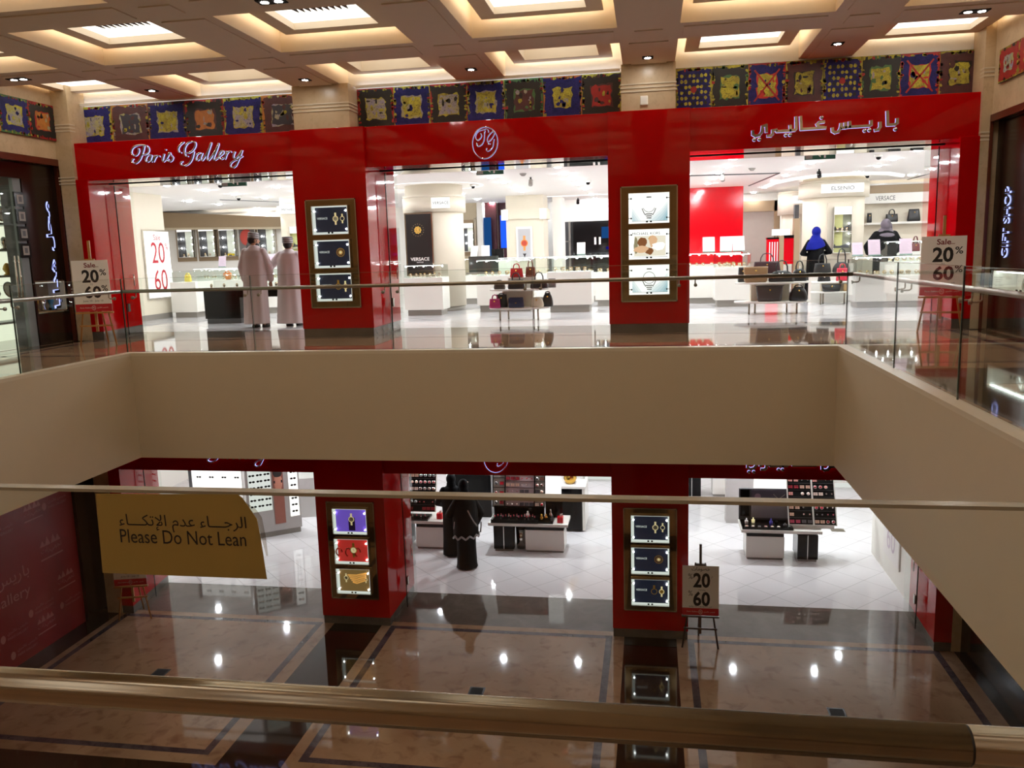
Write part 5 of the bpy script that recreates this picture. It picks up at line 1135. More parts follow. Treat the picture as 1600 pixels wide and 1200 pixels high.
bag('black handbag with tall handles left on the white block', (3.6, 18.5, .621), .36, .2, .14, (24, 24, 24), hh=.2, style='box'); bag('black handbag with chain handles right on the white block', (3.98, 18.5, .621), .36, .22, .14, (30, 28, 28), hh=.3, style='duffel')
showcase('low glass showcase left of the blue headscarf woman', (3.3, 21.0, 0), .5, .4, .72, .3, 0, .1, 2, 'watch on a small white stand left of the blue headscarf woman')
# ---------------------------------------------------------------- lower shop
SG2 = 'lower shop ceiling downlights'; SL2 = 'round recessed downlight in the lower shop ceiling, in a straight row with others'
for x, y in ((-9.58, 16.0), (-8.72, 17.7), (-6.5, 17.0), (-3.21, 16.75), (-1.57, 16.77), (1.7, 16.81), (3.36, 16.9), (4.0, 17.65), (5.0, 18.8), (-11.0, 18.6), (-7.2, 19.6), (-5.2, 19.0), (-2.1, 20.3), (-.3, 19.6), (2.4, 20.3), (-4.2, 20.8), (-9.6, 20.4), (.1, 21.6)):
    downlight('low' if y < 18 else 'low back', (x, y, ZL + 2.75), SL2 if y < 18 else SL2.replace('straight row', 'row at the back'), SG2 if y < 18 else SG2 + ' at the back', .05, e_shop2 if y < 18 else e_shop3)
zf = ZL
# pair-of-sunglasses prototype
_sg = []
def sunglasses(loc, rz, label, group):
    if not _sg:
        b = MB()
        for s in (-1, 1):
            b.tube([(s * .034 + .028 * math.cos(a), 0, .02 * math.sin(a)) for a in [2 * PI * k / 10 for k in range(10)]], .004, black, 5, True)
            b.add([(s * .034 + .026 * math.cos(2 * PI * k / 10), 0, .018 * math.sin(2 * PI * k / 10)) for k in range(10)], [tuple(range(10))], black)
            b.tube([(s * .062, .002, .006), (s * .03, .010, .004), (-s * .03, .012, .002)], .0025, black, 4)
        b.tube([(-.01, 0, .008), (.01, 0, .008)], .003, black, 4)
        o = tag(b.build('sunglasses', loc=loc), label, 'sunglasses', group); _sg.append(o)
    else: o = _sg[0].copy(); COL.objects.link(o); o.location = loc; o['label'] = label; o['group'] = group
    o.rotation_euler = (0, 0, rz); return o
t = thing('sunglasses_stand', 'tall white stand of sunglasses with a portrait panel in the lower left bay', 'display stand', (-8.0, 16.72, zf), .62)
MB().box(-.86, .30, 0, .42, .12, 1.75, flat('stand_grey', 178, 172, 168, .4)).build('body', t, .006); MB().box(-.83, .27, .03, .4, 0, .12, grayp).build('plinth', t)
MB().box(-.80, -.32, -.012, 0, .62, 1.70, e_soft).build('side_rack', t); MB().box(-.28, -.05, -.012, 0, .28, 1.6, flat('portrait_tone', 150, 90, 76)).sph((-.165, -.014, 1.22), (.09, .006, .2), flat('portrait_skin', 206, 140, 116)).sph((-.165, -.016, 1.45), (.1, .006, .12), flat('portrait_hair', 50, 40, 38)).box(-.26, -.07, -.018, -.012, 1.21, 1.27, ink).build('portrait_panel', t)
MB().box(-.02 + .08, .26, -.012, 0, .40, 1.70, e_white).build('front_rack', t)
Rm = Matrix.Translation((-8.0, 16.72, zf)) @ Matrix.Rotation(.62, 4, 'Z')
for k in range(8): sunglasses(Rm @ Vector((.16, -.03, .52 + .15 * k)), .62, 'pair of dark sunglasses on the front rack of the white stand', 'sunglasses on the stand')
for k in range(7):
    for j in range(3): sunglasses(Rm @ Vector((-.72 + .16 * j, -.028, .75 + .14 * k)), .62, 'pair of dark sunglasses on the side rack of the white stand', 'sunglasses on the stand side rack')
t = thing('sunglasses_stand', 'white wall rack of sunglasses at the back of the lower left bay', 'display stand', (-10.8, 18.6, zf), 0)
MB().box(-.6, .75, 0, .1, .3, 2.4, e_white).build('back_panel', t); MB().box(-.68, -.6, -.02, .12, .2, 2.5, gray_d).box(.75, .9, -.02, .12, .2, 2.5, grayp).build('frame', t)
for z in range(9):
    for j in range(4): sunglasses((-11.2 + .34 * j, 18.583, zf + .75 + .19 * z), 0, 'pair of dark sunglasses on the lit white wall rack', 'sunglasses on the wall rack')
tag(MB().box(-.11, .11, 0, .12, 0, 2.7, redp).build('pillar', loc=(-9.75, 18.6, zf)), 'slim red pillar right of the sunglasses wall rack', 'pillar')
t = thing('glass_showcase', 'grey counter with glass case half hidden by the yellow sticker', 'showcase', (-8.45, 18.1, zf), .3); MB().box(-.5, .5, -.3, .3, 0, .95, flat('stand_grey', 178, 172, 168)).build('base', t); MB().box(-.5, .5, -.3, .3, .95, 1.25, glass_case).build('glass_box', t)
t = thing('poster', 'white poster with red lettering at the back of the lower left bay', 'poster', (-9.0, 18.95, zf + .9)); MB().box(-.4, .45, -.02, .02, 0, 1.4, e_white).build('panel', t); MB().text('60', (.1, -.022, .95), X, Z, redink, w=.4, h=.4).build('lettering', t)

def drawers(t, x0, x1, y0, y1, h=.56):
    MB().box(x0 + .02, x1 - .02, y0 + .02, y1 - .02, 0, .04, grayp).build('plinth', t); MB().box(x0, x1, y0, y1, .04, h - .09, white).build('cabinet', t, .004); MB().box(x0 + .01, x1 - .01, y0 + .012, y1 - .012, h - .09, h - .03, black).build('recess', t)
def cupboard(t, x0, x1, y0, y1, h=.56):
    MB().box(x0 + .02, x1 - .02, y0 + .02, y1 - .02, 0, .04, grayp).build('plinth', t); MB().box(x0, x1, y0 + .02, y1, .04, h - .03, black).build('cabinet', t); xm = (x0 + x1) / 2
    for a, c in ((x0, xm - .008), (xm + .008, x1)): MB().box(a, c, y0, y0 + .02, .05, h - .03, black).build('door', t, .003)
    MB().box(xm - .008, xm + .008, y0 + .004, y0 + .02, .04, h - .03, silver).build('trim', t)
COLS = [(196, 24, 44), (224, 150, 140), (150, 30, 46), (216, 172, 150), (110, 70, 60), (232, 206, 192), (190, 70, 96), (90, 84, 88)]
_mk = {}
def makeup(kind, M_, loc, label, group):
    """Tester pieces: 'pan' a square palette, 'lip' a lipstick, 'jar' a round compact."""
    key = kind
    if key not in _mk:
        k, c = kind; m = flat('makeup_%d_%d_%d' % COLS[c], *COLS[c], rough=.4); b = MB()
        if k == 'pan':
            b.box(-.044, .044, -.034, .034, 0, .008, black)
            for i in range(2):
                for j in range(2): b.box(-.040 + .042 * i, -.002 + .042 * i, -.03 + .031 * j, -.002 + .031 * j, .008, .0095, m)
        elif k == 'lip': b.cyl((0, 0, 0), (0, 0, .035), .014, black if c % 3 == 0 else silver, 8).cyl((0, 0, .035), (0, 0, .07), .012, m, 8, .007)
        else: b.cyl((0, 0, 0), (0, 0, .014), .034, silver, 12).cyl((0, 0, .014), (0, 0, .016), .028, m, 12)
        o = b.build({'pan': 'makeup_palette', 'lip': 'lipstick', 'jar': 'compact'}[k]); _mk[key] = o
    else: o = _mk[key].copy(); COL.objects.link(o)
    o.matrix_world = M_ @ Matrix.Translation(loc); o['label'] = label; o['category'] = {'pan': 'palette', 'lip': 'lipstick', 'jar': 'compact'}[kind[0]]; o['group'] = group
def tilt_rack(t, x0, x1, yb, z0, L, ang, cols, rows, label, group, frame=white, seed=1, bg=None):
    """Sloping tester board filled with palettes, lipsticks and compacts."""
    M_ = Matrix.Translation((x0, yb, z0)) @ Matrix.Rotation(ang, 4, 'X'); w = x1 - x0
    b = MB(M_).box(0, w, 0, L, -.02, 0, bg or blackm)
    b.build('tester_board', t)
    b = MB(M_)
    for q in ((-.015, 0, -.01, L + .01), (w, w + .015, -.01, L + .01), (0, w, -.01, 0), (0, w, L, L + .01)): b.box(*q, -.03, .02, frame)
    for k in range(1, rows): b.box(0, w, L * k / rows - .004, L * k / rows + .004, 0, .006, frame if frame != white else gray_d)
    b.build('frame', t)
    W = Matrix.Translation(t.location) @ Matrix.Rotation(t.rotation_euler[2], 4, 'Z') @ M_
    r = random.Random(seed)
    for j in range(rows):
        k = r.choice(('pan', 'pan', 'lip', 'jar')); c = r.randrange(len(COLS))
        for i in range(cols):
            if r.random() < .08: continue
            if i == cols // 2: k = r.choice(('pan', 'lip', 'jar')); c = r.randrange(len(COLS))
            makeup((k, c), W, ((i + .5) * w / cols, (j + .45) * L / rows, .0068), label, group)
# left makeup counter
t = thing('makeup_counter', 'white makeup counter with a sloping tester board, left of the two women in black', 'makeup counter', (-4.5, 16.06, zf)); drawers(t, -.36, .32, 0, .5)
MB().box(-.75, .40, -.06, .6, .56, .62, white).build('top', t, .004); MB().box(-1.0, -.5, .05, .45, .04, .56, gray_d).build('cabinet', t)
MB().box(-.8, -.08, -.04, .32, .62, .66, black).build('tray', t)
tilt_rack(t, -.78, -.02, .34, .70, .98, 1.25, 8, 7, 'makeup tester on the left counter sloping board', 'makeup testers on the left counter', white, 3)
for i in range(7): makeup(('lip', (0, 2, 6, 1)[i % 4]), Matrix(), (-5.2 + .09 * i, 16.12, zf + .661), 'lipstick tester standing on the left counter tray', 'lipsticks on the left tray')
def tissue(loc, label):
    q = thing('tissue_box', label, 'tissue box', loc); MB().box(-.06, .06, -.06, .06, 0, .12, redp).build('box', q, .004); MB().prism([(-.02, .115), (.03, .115), (.045, .19), (.01, .16), (.0, .18)], -.015, .015, paper).build('tissue', q)
tissue((-4.36, 16.2, zf + .6215), 'red tissue box on the left makeup counter')
for i, (x, y, h, m, n) in enumerate(((-4.2, 16.12, .13, palegold, 'gold'), (-4.16, 16.3, .16, silver, 'silver'), (-4.12, 16.4, .12, paper, 'white'))): tag(MB().lathe([(.022, 0), (.024, h * .7), (.012, h * .74), (.012, h)], (0, 0, 0), m, 12).build('bottle', loc=(x, y, zf + .621)), f'small {n} bottle beside the red tissue box on the left makeup counter', 'bottle')
t = thing('cabinet', 'tall black display cabinet behind the left makeup counter', 'cabinet', (-4.4, 18.2, zf)); MB().box(-.1, .75, 0, .5, 0, 1.2, black).build('body', t); MB().box(-.3, -.2, -.02, .0, .2, 2.2, e_white).box(-.16, -.1, -.02, 0, .5, 1.4, silver).build('light_panel', t); MB().box(-.05, .7, -.02, .0, 1.25, 1.9, flat('stand_grey', 178, 172, 168)).build('header', t)
# middle makeup counter
t = thing('makeup_counter', 'white and black makeup counter with tester boards right of the two women', 'makeup counter', (-2.4, 16.05, zf)); drawers(t, -.14, .66, 0, .5); cupboard(t, -.80, -.38, 0, .5)
MB().box(-.9, .74, -.06, .56, .56, .62, white).build('top', t, .004)
MB().box(-.84, .14, -.05, .3, .62, .70, black).build('tray', t); MB().box(.14, .44, -.03, .34, .62, .66, black).build('tray', t)
tilt_rack(t, -.86, -.62, .36, .84, .80, 1.3, 2, 4, 'brush or palette tester on the middle counter left board', 'testers on the middle counter left board', black, 11, grayp); tilt_rack(t, -.60, .0, .36, .84, .80, 1.3, 6, 6, 'makeup tester on the middle counter centre board', 'testers on the middle counter centre board', black, 5, flat('tester_pale', 186, 166, 166)); tilt_rack(t, .02, .22, .36, .84, .80, 1.3, 2, 6, 'makeup tester on the middle counter right board', 'testers on the middle counter right board', black, 8, grayp)
MB().box(.24, .6, .38, .42, .62, 1.05, black).box(.26, .58, .36, .38, 1.08, 1.7, e_white).build('back_panel', t)
MB().box(-.84, .22, .36, .48, .62, .86, black).build('support', t)
for i in range(16): makeup(('lip', (0, 0, 2, 6, 0, 1)[i % 6]), Matrix(), (-3.16 + .055 * i, 16.06 + .05 * (i % 3), zf + .701), 'lipstick tester on the middle counter black tray', 'lipsticks on the middle tray')
for i, (x, y, h, m, n) in enumerate(((-2.2, 16.1, .14, gold, 'gold'), (-2.12, 16.18, .12, gold, 'low gold'), (-2.03, 16.25, .2, silver, 'tall silver'), (-1.98, 16.1, .12, gray_d, 'dark'), (-2.5, 16.22, .12, paper, 'white'))): tag(MB().lathe([(.03, 0), (.034, h * .5), (.014, h * .66), (.02, h * .8), (.012, h)], (0, 0, 0), m, 12).build('bottle', loc=(x, y, zf + (.66 if x > -2.3 else .70) + .0005)), f'{n} perfume bottle on the middle makeup counter tray', 'bottle')
tissue((-1.82, 16.15, zf + .6215), 'red tissue box on the middle makeup counter')
t = thing('waste_bin', 'round steel waste bin under the middle makeup counter', 'bin', (-2.66, 16.3, zf)); MB().lathe([(.10, 0), (.11, .42)], (0, 0, 0), chrome, 24).build('body', t); MB().lathe([(.112, .42), (.112, .45), (.06, .47)], (0, 0, 0), black, 24).build('lid', t)
t = thing('cabinet', 'black perfume cabinet behind the middle makeup counter', 'cabinet', (-1.75, 17.35, zf)); MB().box(-.25, .28, 0, .6, .04, .98, black).build('body', t); MB().box(.28, .34, 0, 1.0, .04, .98, white).build('side_panel', t); MB().box(-.26, .36, -.02, .6, .98, 1.03, white).build('top', t)
tag(MB().lathe([(.1, 0), (.15, .12), (.12, .26), (.05, .34), (.09, .42), (.04, .46)], (0, 0, 0), gold, 20).build('perfume_bottle', loc=(-1.75, 17.6, zf + 1.03)), 'large gold perfume bottle on the black cabinet behind the middle counter', 'bottle')
# right makeup counter
t = thing('makeup_counter', 'white and black makeup counter with silver tester tray in the lower right bay', 'makeup counter', (2.2, 16.02, zf)); drawers(t, -.36, .36, 0, .5); cupboard(t, .6, .98, -.04, .5)
MB().box(-.46, 1.05, -.06, .6, .56, .62, white).build('top', t, .004); MB().box(-.44, .52, -.03, .5, .62, .66, black).build('tray', t)
b = MB().box(-.46, .5, .46, .5, .66, 1.3, gray_d).box(-.43, -.26, .44, .46, .74, 1.28, black).box(-.22, .48, .44, .46, 1.0, 1.28, flat('poster_purple_grey', 60, 54, 64)); b.sph((-.1, .44, 1.15), (.06, .006, .06), flat('poster_rose', 120, 100, 110)); b.tube([(.2, .438, 1.2), (.3, .438, 1.1), (.42, .438, 1.2)], .008, grayp, 5); b.build('back_panel', t)
MB().box(-.22, .48, .40, .44, .72, .98, flat('glitter_grey', 130, 128, 134, .3, var=.3, vs=80)).build('glitter_panel', t)
tilt_rack(t, .46, .90, .1, .70, .95, 1.1, 4, 7, 'makeup tester on the right counter inner board', 'testers on the right counter inner board', white, 21); tilt_rack(t, .93, 1.33, .1, .70, .95, 1.1, 4, 7, 'makeup tester on the right counter outer board', 'testers on the right counter outer board', white, 33)
MB().box(.5, 1.3, .12, .5, .62, .72, white).build('support', t)
for i, (x, y, h, m, n) in enumerate(((1.86, 16.2, .12, paper, 'pale'), (2.32, 16.15, .14, flat('violet_glass', 70, 60, 150, .2), 'violet'), (2.0, 16.3, .1, palegold, 'gold'), (2.58, 16.12, .06, gray_d, 'low dark'), (2.44, 16.3, .07, black, 'black'))): tag(MB().lathe([(.03, 0), (.034, h * .6), (.012, h * .7), (.012, h)], (0, 0, 0), m, 12).build('bottle', loc=(x, y, zf + .661)), f'{n} perfume bottle on the silver tray of the right makeup counter', 'bottle')
for i in range(6): makeup(('jar', (3, 5, 7, 1)[i % 4]), Matrix(), (1.85 + .12 * i, 16.05, zf + .661), 'compact lying on the silver tray of the right makeup counter', 'compacts on the right tray')
# far shelving, low counters and wall details
def low_shelf(label, short, loc, w, h=1.9, n=5):
    t = thing('shelf_unit', label, 'shelf unit', loc); MB().box(-w / 2, w / 2, 0, .05, 0, h, e_soft).build('back_panel', t); MB().box(-w / 2 - .04, -w / 2, -.3, .05, 0, h, white).box(w / 2, w / 2 + .04, -.3, .05, 0, h, white).build('side_panel', t)
    for k in range(n): MB().box(-w / 2, w / 2, -.3, 0, .2 + k * (h - .3) / n, .23 + k * (h - .3) / n, white).build('shelf', t)
    for k in range(n):
        for j in range(int(w / .35)):
            h_ = .1 + .05 * ((j + k) % 3)
            o = perf(Vector(loc) + Vector((-w / 2 + .18 + j * .35, -.16, .231 + k * (h - .3) / n)), (j + k) % 3, short)
_pf = {}
def perf(loc, i, label):
    if i not in _pf:
        m = (flat('scent_gold', 206, 170, 96, .2), flat('scent_rose', 206, 130, 140, .2), flat('scent_blue', 90, 120, 170, .2))[i]
        o = MB().box(-.035, .035, -.02, .02, 0, .09, m).cyl((0, 0, .09), (0, 0, .13), .014, silver, 10).build('perfume_bottle'); _pf[i] = o
    else: o = _pf[i].copy(); COL.objects.link(o)
    o.location = loc; o['label'] = ('gold', 'rose', 'blue')[i] + ' perfume bottle on the ' + label[:60]; o['category'] = 'bottle'; o['group'] = 'perfumes on the ' + label[:50]
low_shelf('white perfume wall shelves at the back left of the lower middle bay', 'shelves behind the left makeup counter', (-4.2, 21.6, zf), 1.6)
low_shelf('white perfume wall shelves at the back right of the lower middle bay', 'shelves behind the middle makeup counter', (-.9, 21.6, zf), 1.7)
low_shelf('white perfume wall shelves at the back of the lower right bay', 'shelves behind the right makeup counter', (4.1, 21.2, zf), 1.8)
t = thing('counter', 'long white counter at the back of the lower right bay', 'counter', (1.95, 20.2, zf)); MB().box(-.45, .9, 0, .5, .06, .9, white).build('body', t); MB().box(-.43, .88, .02, .48, 0, .06, grayp).build('plinth', t)
t = thing('cabinet', 'black cabinet at the back beside the lower right watch column', 'cabinet', (1.12, 20.2, zf)); MB().box(-.3, .1, 0, .5, .0, .9, black).build('body', t); MB().box(-.13, -.11, -.005, 0, 0, .9, silver).build('trim', t)
t = thing('display_stand', 'lit white promotion stand behind the right makeup counter', 'display stand', (2.35, 18.4, zf)); MB().box(-.1, .95, 0, .1, .3, 1.9, e_white).build('light_panel', t); MB().box(-.7, -.12, -.2, .1, 0, 1.5, flat('stand_grey', 178, 172, 168)).build('body', t); MB().box(-.1, .95, -.02, .12, 0, .3, white).build('plinth', t)
tag(MB().box(-.14, .14, -.1, .1, 0, .004, steel).build('floor_grille', loc=(3.95, 17.9, zf)), 'small steel floor grille right of the right makeup counter', 'grille')
t = thing('sale_poster_or_reflection', 'painted reflection of a sale poster on the right wall of the lower shop', 'poster', (4.28, 15.2, zf + .35), -PI / 2); MB().box(-.5, .5, 0, .03, 0, 1.5, whitew).build('frame', t); MB().box(-.47, .47, -.004, 0, .03, 1.47, paper).build('panel', t); MB().text('20', (0, -.006, 1.0), X, Z, pinkpaper, w=.5, h=.44).text('60', (0, -.006, .42), X, Z, pinkpaper, w=.5, h=.44).build('lettering', t)  # pale board and print stand in for a faint poster reflection
b = MB().box(4.31, 4.45, S + .05, 16.6, zf, zf + 2.75, whitew); struct(b.build('wall_right'))
# ---------------------------------------------------------------- people
skin = mat('skin_tan', rgb(176, 128, 98), .5, var=.04); skin_l = mat('skin_light', rgb(214, 164, 138), .5, var=.04)
hairm = mat('black_hair', rgb(26, 20, 18), .6); robe_w = mat('dishdasha_grey_white', rgb(196, 182, 180), .75, var=.03, vs=3); robe_w2 = mat('dishdasha_white', rgb(208, 196, 196), .75, var=.03, vs=3)
robe_b = mat('abaya_black', rgb(9, 9, 10), .7, spec=.12, var=.1); hij_blue = mat('hijab_blue', rgb(5, 20, 128), .7, spec=.2); hij_gray = mat('hijab_grey', rgb(88, 78, 86), .75); robe_k = mat('jacket_black', rgb(9, 9, 9), .75, spec=.12); trim_s = mat('silver_braid', rgb(150, 146, 144), .45, var=.15, vs=60); leather = mat('sandal_leather', rgb(38, 26, 22), .5)
def union(mb, name, m, vox, parent, smooth=6):
    """Fuse overlapping shapes into one continuous surface."""
    o = mb.build(name)
    r = o.modifiers.new('fuse', 'REMESH'); r.mode = 'VOXEL'; r.voxel_size = vox; r.use_smooth_shade = True
    s = o.modifiers.new('smooth', 'SMOOTH'); s.factor = .5; s.iterations = smooth
    dg = bpy.context.evaluated_depsgraph_get(); me = bpy.data.meshes.new_from_object(o.evaluated_get(dg)); me.name = name
    o.modifiers.clear(); o.data = me; me.materials.clear(); me.materials.append(m)
    for p in me.polygons: p.use_smooth = True; p.material_index = 0
    if parent: o.parent = parent
    return o
def limb(b, pts, rs, m):
    P_ = [Vector(p) for p in pts]; Q, R_ = [], []
    for i in range(len(P_) - 1):
        for k in range(5):
            u = k / 5; Q.append(P_[i].lerp(P_[i + 1], u)); R_.append(rs[i] * (1 - u) + rs[i + 1] * u)
    Q.append(P_[-1]); R_.append(rs[-1])
    b.tube(Q, R_, m, 12)
    for p, r in zip(P_, rs): b.sph(p, r, m, 12, 8)
def hand(b, wrist, d, side, m, up=(0, 0, 1), curl=.5):
    """Palm, four unequal bent fingers and a thumb leaving the side of the palm. d = pointing direction, side = thumb side."""
    w, d, s = Vector(wrist), Vector(d).normalized(), Vector(side).normalized(); n = d.cross(s).normalized()
    for k in range(4): limb(b, [w + s * (.018 - .012 * k) * .6, w + d * .075 + s * (.030 - .020 * k)], [.017, .014], m)
    for k, L in enumerate((.068, .078, .072, .056)):
        o = w + d * .082 + s * (.030 - .020 * k)
        limb(b, [o, o + d * L * .5 + n * L * .12 * curl, o + d * L * .8 + n * L * .5 * curl], [.0095, .0085, .0075], m)
    o = w + d * .022 + s * .028
    limb(b, [o, o + d * .03 + s * .025, o + d * .06 + s * .03 + n * .012], [.012, .0105, .009], m)
def person(label, loc, rz, H, elbows, wrists, hdirs, skin_m, head_yaw=0.0, head_tilt=0.0, lean=0.0, shoes=True, feet=((-.09, 0), (.09, .04)), face_beard=False):
    """One continuous body (head with face, neck, trunk, arms, hands, legs); clothing is added as children. Faces local +Y."""
    t = thing('person', label, 'person', loc, rz)
    k = H / 1.72; b = MB()
    hip, ch, nk = Vector((0, 0, .92 * k)), Vector((0, .0 + lean * .6, 1.28 * k)), Vector((0, .0 + lean, 1.46 * k))
    hc = Vector((0, lean + .025 + head_tilt * .05, 1.60 * k))
    limb(b, [hip, ch * .5 + hip * .5, ch], [.11, .095, .10], skin_m); b.sph(ch + Vector((0, 0, .03)), (.13, .075, .10), skin_m)
    limb(b, [ch + Vector((0, -.01, .1)), nk, hc - Vector((0, .02, .05))], [.06, .054, .054], skin_m)
    HM = Matrix.Translation(hc) @ Matrix.Rotation(head_yaw, 4, 'Z') @ Matrix.Rotation(-head_tilt, 4, 'X')
    hb = MB(HM); hb.sph((0, -.012, .022), (.077, .096, .098), skin_m, 18, 12).sph((0, .03, -.035), (.06, .062, .078), skin_m, 16, 10).sph((0, .058, -.088), (.03, .026, .024), skin_m)
    hb.sph((0, .102, -.012), (.014, .02, .022), skin_m, 10, 8).sph((0, .094, .012), (.010, .014, .03), skin_m, 10, 8).sph((0, .086, -.054), (.026, .012, .008), skin_m, 10, 6).sph((0, .084, -.066), (.022, .012, .008), skin_m, 10, 6)
    for s in (-1, 1): hb.sph((s * .079, -.005, -.008), (.012, .02, .032), skin_m, 10, 8).sph((s * .034, .076, .026), (.026, .012, .009), skin_m, 10, 6)
    b.V += []
    base = len(b.V); b.V += hb.V
    for f in hb.F: b.F.append([base + i for i in f]); b.MI.append(0); b.S.append(True)
    for i, s in enumerate((-1, 1)):
        sh = Vector((s * .155, lean * .9, 1.36 * k)); el, wr = Vector(elbows[i]), Vector(wrists[i])
        limb(b, [ch + Vector((s * .1, 0, .1)), sh, el, wr], [.05, .042, .034, .026], skin_m)
        hd = Vector(hdirs[i]); sd = Vector((-s, .4, .1)); sd = (sd - hd.normalized() * sd.dot(hd.normalized()))
        hand(b, wr + hd.normalized() * .02, hd, sd, skin_m)
        fx, fy = feet[i]
        limb(b, [hip + Vector((s * .09, 0, -.03)), Vector((s * .1, fy * .5 + .02, .5 * k)), Vector((fx, fy, .09))], [.08, .06, .042], skin_m)
        limb(b, [(fx, fy - .03, .045), (fx + s * .01, fy + .14, .03)], [.036, .028], skin_m)
    union(b, 'body', skin_m, .0075, t, 3)
    e = MB(HM)
    for s in (-1, 1): e.sph((s * .033, .079, .012), (.013, .008, .008), paper, 8, 6).sph((s * .033, .085, .012), (.006, .004, .006), ink, 8, 6)
    e.build('eyes', t)
    for i, (fx, fy) in enumerate(feet):
        if shoes:
            MB().loft([[(fx + a * math.cos(2 * PI * j / 14), fy + .055 + l * math.sin(2 * PI * j / 14), z) for j in range(14)] for a, l, z in ((.045, .13, .0), (.05, .138, .012), (.05, .138, .03), (.046, .125, .055), (.034, .07, .075))], leather).build('shoe', t)
    t['_'] = 0; del t['_']
    return t, HM, k
def robe(t, k, prof, arms, m, name='robe', lean=0.0, vox=.011, folds=.035, nf=7, seed=0, extra=None, sway=0.0):
    """Long garment: lofted folds with sleeves, fused into one surface."""
    r = random.Random(seed); ph = [r.uniform(0, 6) for _ in range(4)]; b = MB(); rings = []
    for z, a, c, dy in prof:
        f = folds * max(0, min(1, (1.45 * k - z) / (.9 * k)))
        ring = []
        for j in range(56):
            th = 2 * PI * j / 56
            q = 1 + f * (math.sin(nf * th + ph[0] + z * .7) + .6 * math.sin((nf + 4) * th + ph[1]) + .5 * math.sin(3 * th + ph[2] - z))
            ring.append((a * math.cos(th) * q + sway * (1.4 - z), c * math.sin(th) * q + dy, z))
        rings.append(ring)
    b.loft(rings, m)
    for pts, rs in arms: limb(b, pts, rs, m)
    if extra: extra(b)
    return union(b, name, m, vox, t, 4)
def kumma(HM, t, c1):
    """Embroidered round cap."""
    b = MB(HM @ Matrix.Rotation(-.12, 4, 'X')); m1 = flat('cap_grey', 112, 108, 108, .7, var=.25, vs=90); m2 = flat('cap_pale', 178, 174, 172, .7, var=.25, vs=90)
    for i in range(6): b.lathe([(.101 - .001 * i, .035 + .018 * i), (.1005 - .001 * i, .053 + .018 * i)], (0, -.012, 0), m1 if i % 2 == c1 else m2, 28)
    b.lathe([(.096, .143), (.088, .151), (.0, .155)], (0, -.012, 0), m1, 28, False); b.build('cap', t)
def hair(HM, t, beard=False):
    b = MB(HM); b.sph((0, -.022, .012), (.082, .096, .085), hairm, 18, 10)
    o = b.build('hair', t)
    if beard: MB(HM).sph((0, .03, -.075), (.068, .07, .05), hairm, 14, 8).build('beard', t)

# the two men at the black counter
t, HM, k = person('bearded man in a long grey white robe and striped cap seen from behind', (-7.22, 14.5, 0), .0, 1.72, [(-.26, -.02, 1.12), (.27, .02, 1.12)], [(-.25, .06, .88), (.24, .10, .86)], [(0, .1, -1), (-.1, .2, -1)], skin, head_yaw=-.75)
kumma(HM, t, 0); hair(HM, t, True)
robe(t, k, [(.07, .245, .17, .0), (.2, .24, .165, 0), (.5, .23, .16, 0), (.9, .225, .155, 0), (1.15, .228, .15, 0), (1.32, .225, .145, -.0), (1.42, .20, .12, 0), (1.47, .12, .09, 0), (1.515, .075, .075, 0.005)],
     [([(-.17, 0, 1.40), (-.265, -.02, 1.12), (-.255, .05, .90)], [.075, .066, .058]), ([(.17, 0, 1.40), (.275, .02, 1.12), (.25, .09, .89)], [.075, .066, .058])], robe_w, seed=1, sway=-.03)
t, HM, k = person('man in a long white robe and grey cap reaching to the counter, seen from behind', (-6.66, 14.75, 0), .05, 1.62, [(-.40, .06, 1.10), (.27, .05, 1.08)], [(-.56, .28, .95), (.22, .22, .92)], [(-.4, .8, -.2), (0, .4, -.6)], skin, head_yaw=.0, head_tilt=-.15)
kumma(HM, t, 1); hair(HM, t)
robe(t, k, [(.05, .30, .19, .0), (.2, .285, .18, 0), (.5, .26, .17, 0), (.85, .235, .16, 0), (1.08, .228, .15, 0), (1.25, .225, .145, 0), (1.35, .19, .12, 0), (1.39, .12, .09, 0), (1.43, .075, .075, .005)],
     [([(-.16, 0, 1.32), (-.40, .06, 1.10), (-.545, .26, .965)], [.08, .07, .06]), ([(.16, 0, 1.32), (.275, .05, 1.08), (.23, .20, .93)], [.075, .066, .058])], robe_w2, seed=4)
# woman with the blue headscarf
t, HM, k = person('woman in a black gown and bright blue headscarf walking away in the right bay', (3.72, 19.9, 0), .12, 1.60, [(-.30, .0, 1.02), (.31, .0, 1.04)], [(-.12, .22, .98), (.14, .22, 1.0)], [(.5, .6, 0), (-.5, .6, 0)], skin_l, feet=((-.08, .1), (.12, -.16)))
robe(t, k, [(.06, .24, .17, 0), (.2, .225, .16, 0), (.5, .20, .145, 0), (.85, .195, .14, 0), (1.05, .18, .125, 0), (1.2, .19, .125, 0), (1.31, .175, .11, 0), (1.37, .10, .085, 0)],
     [([(-.15, 0, 1.27), (-.30, -.01, 1.02), (-.13, .2, .99)], [.065, .058, .046]), ([(.15, 0, 1.27), (.31, -.01, 1.04), (.15, .2, 1.0)], [.065, .058, .046])], robe_b, seed=2)
b = MB(); b.sph(HM @ Vector((0, -.022, .012)), (.098, .112, .118), hij_blue, 18, 12)
limb(b, [HM @ Vector((0, -.03, -.05)), HM @ Vector((0, -.03, -.14))], [.085, .09], hij_blue)
b.loft([[(-.03 + a * math.cos(2 * PI * j / 30), -.005 + c * math.sin(2 * PI * j / 30), z + .34 * max(0, a * math.cos(2 * PI * j / 30))) for j in range(30)] for a, c, z in ((.235, .17, 1.10), (.225, .165, 1.16), (.18, .145, 1.26), (.10, .10, 1.36), (.07, .08, 1.42))], hij_blue)
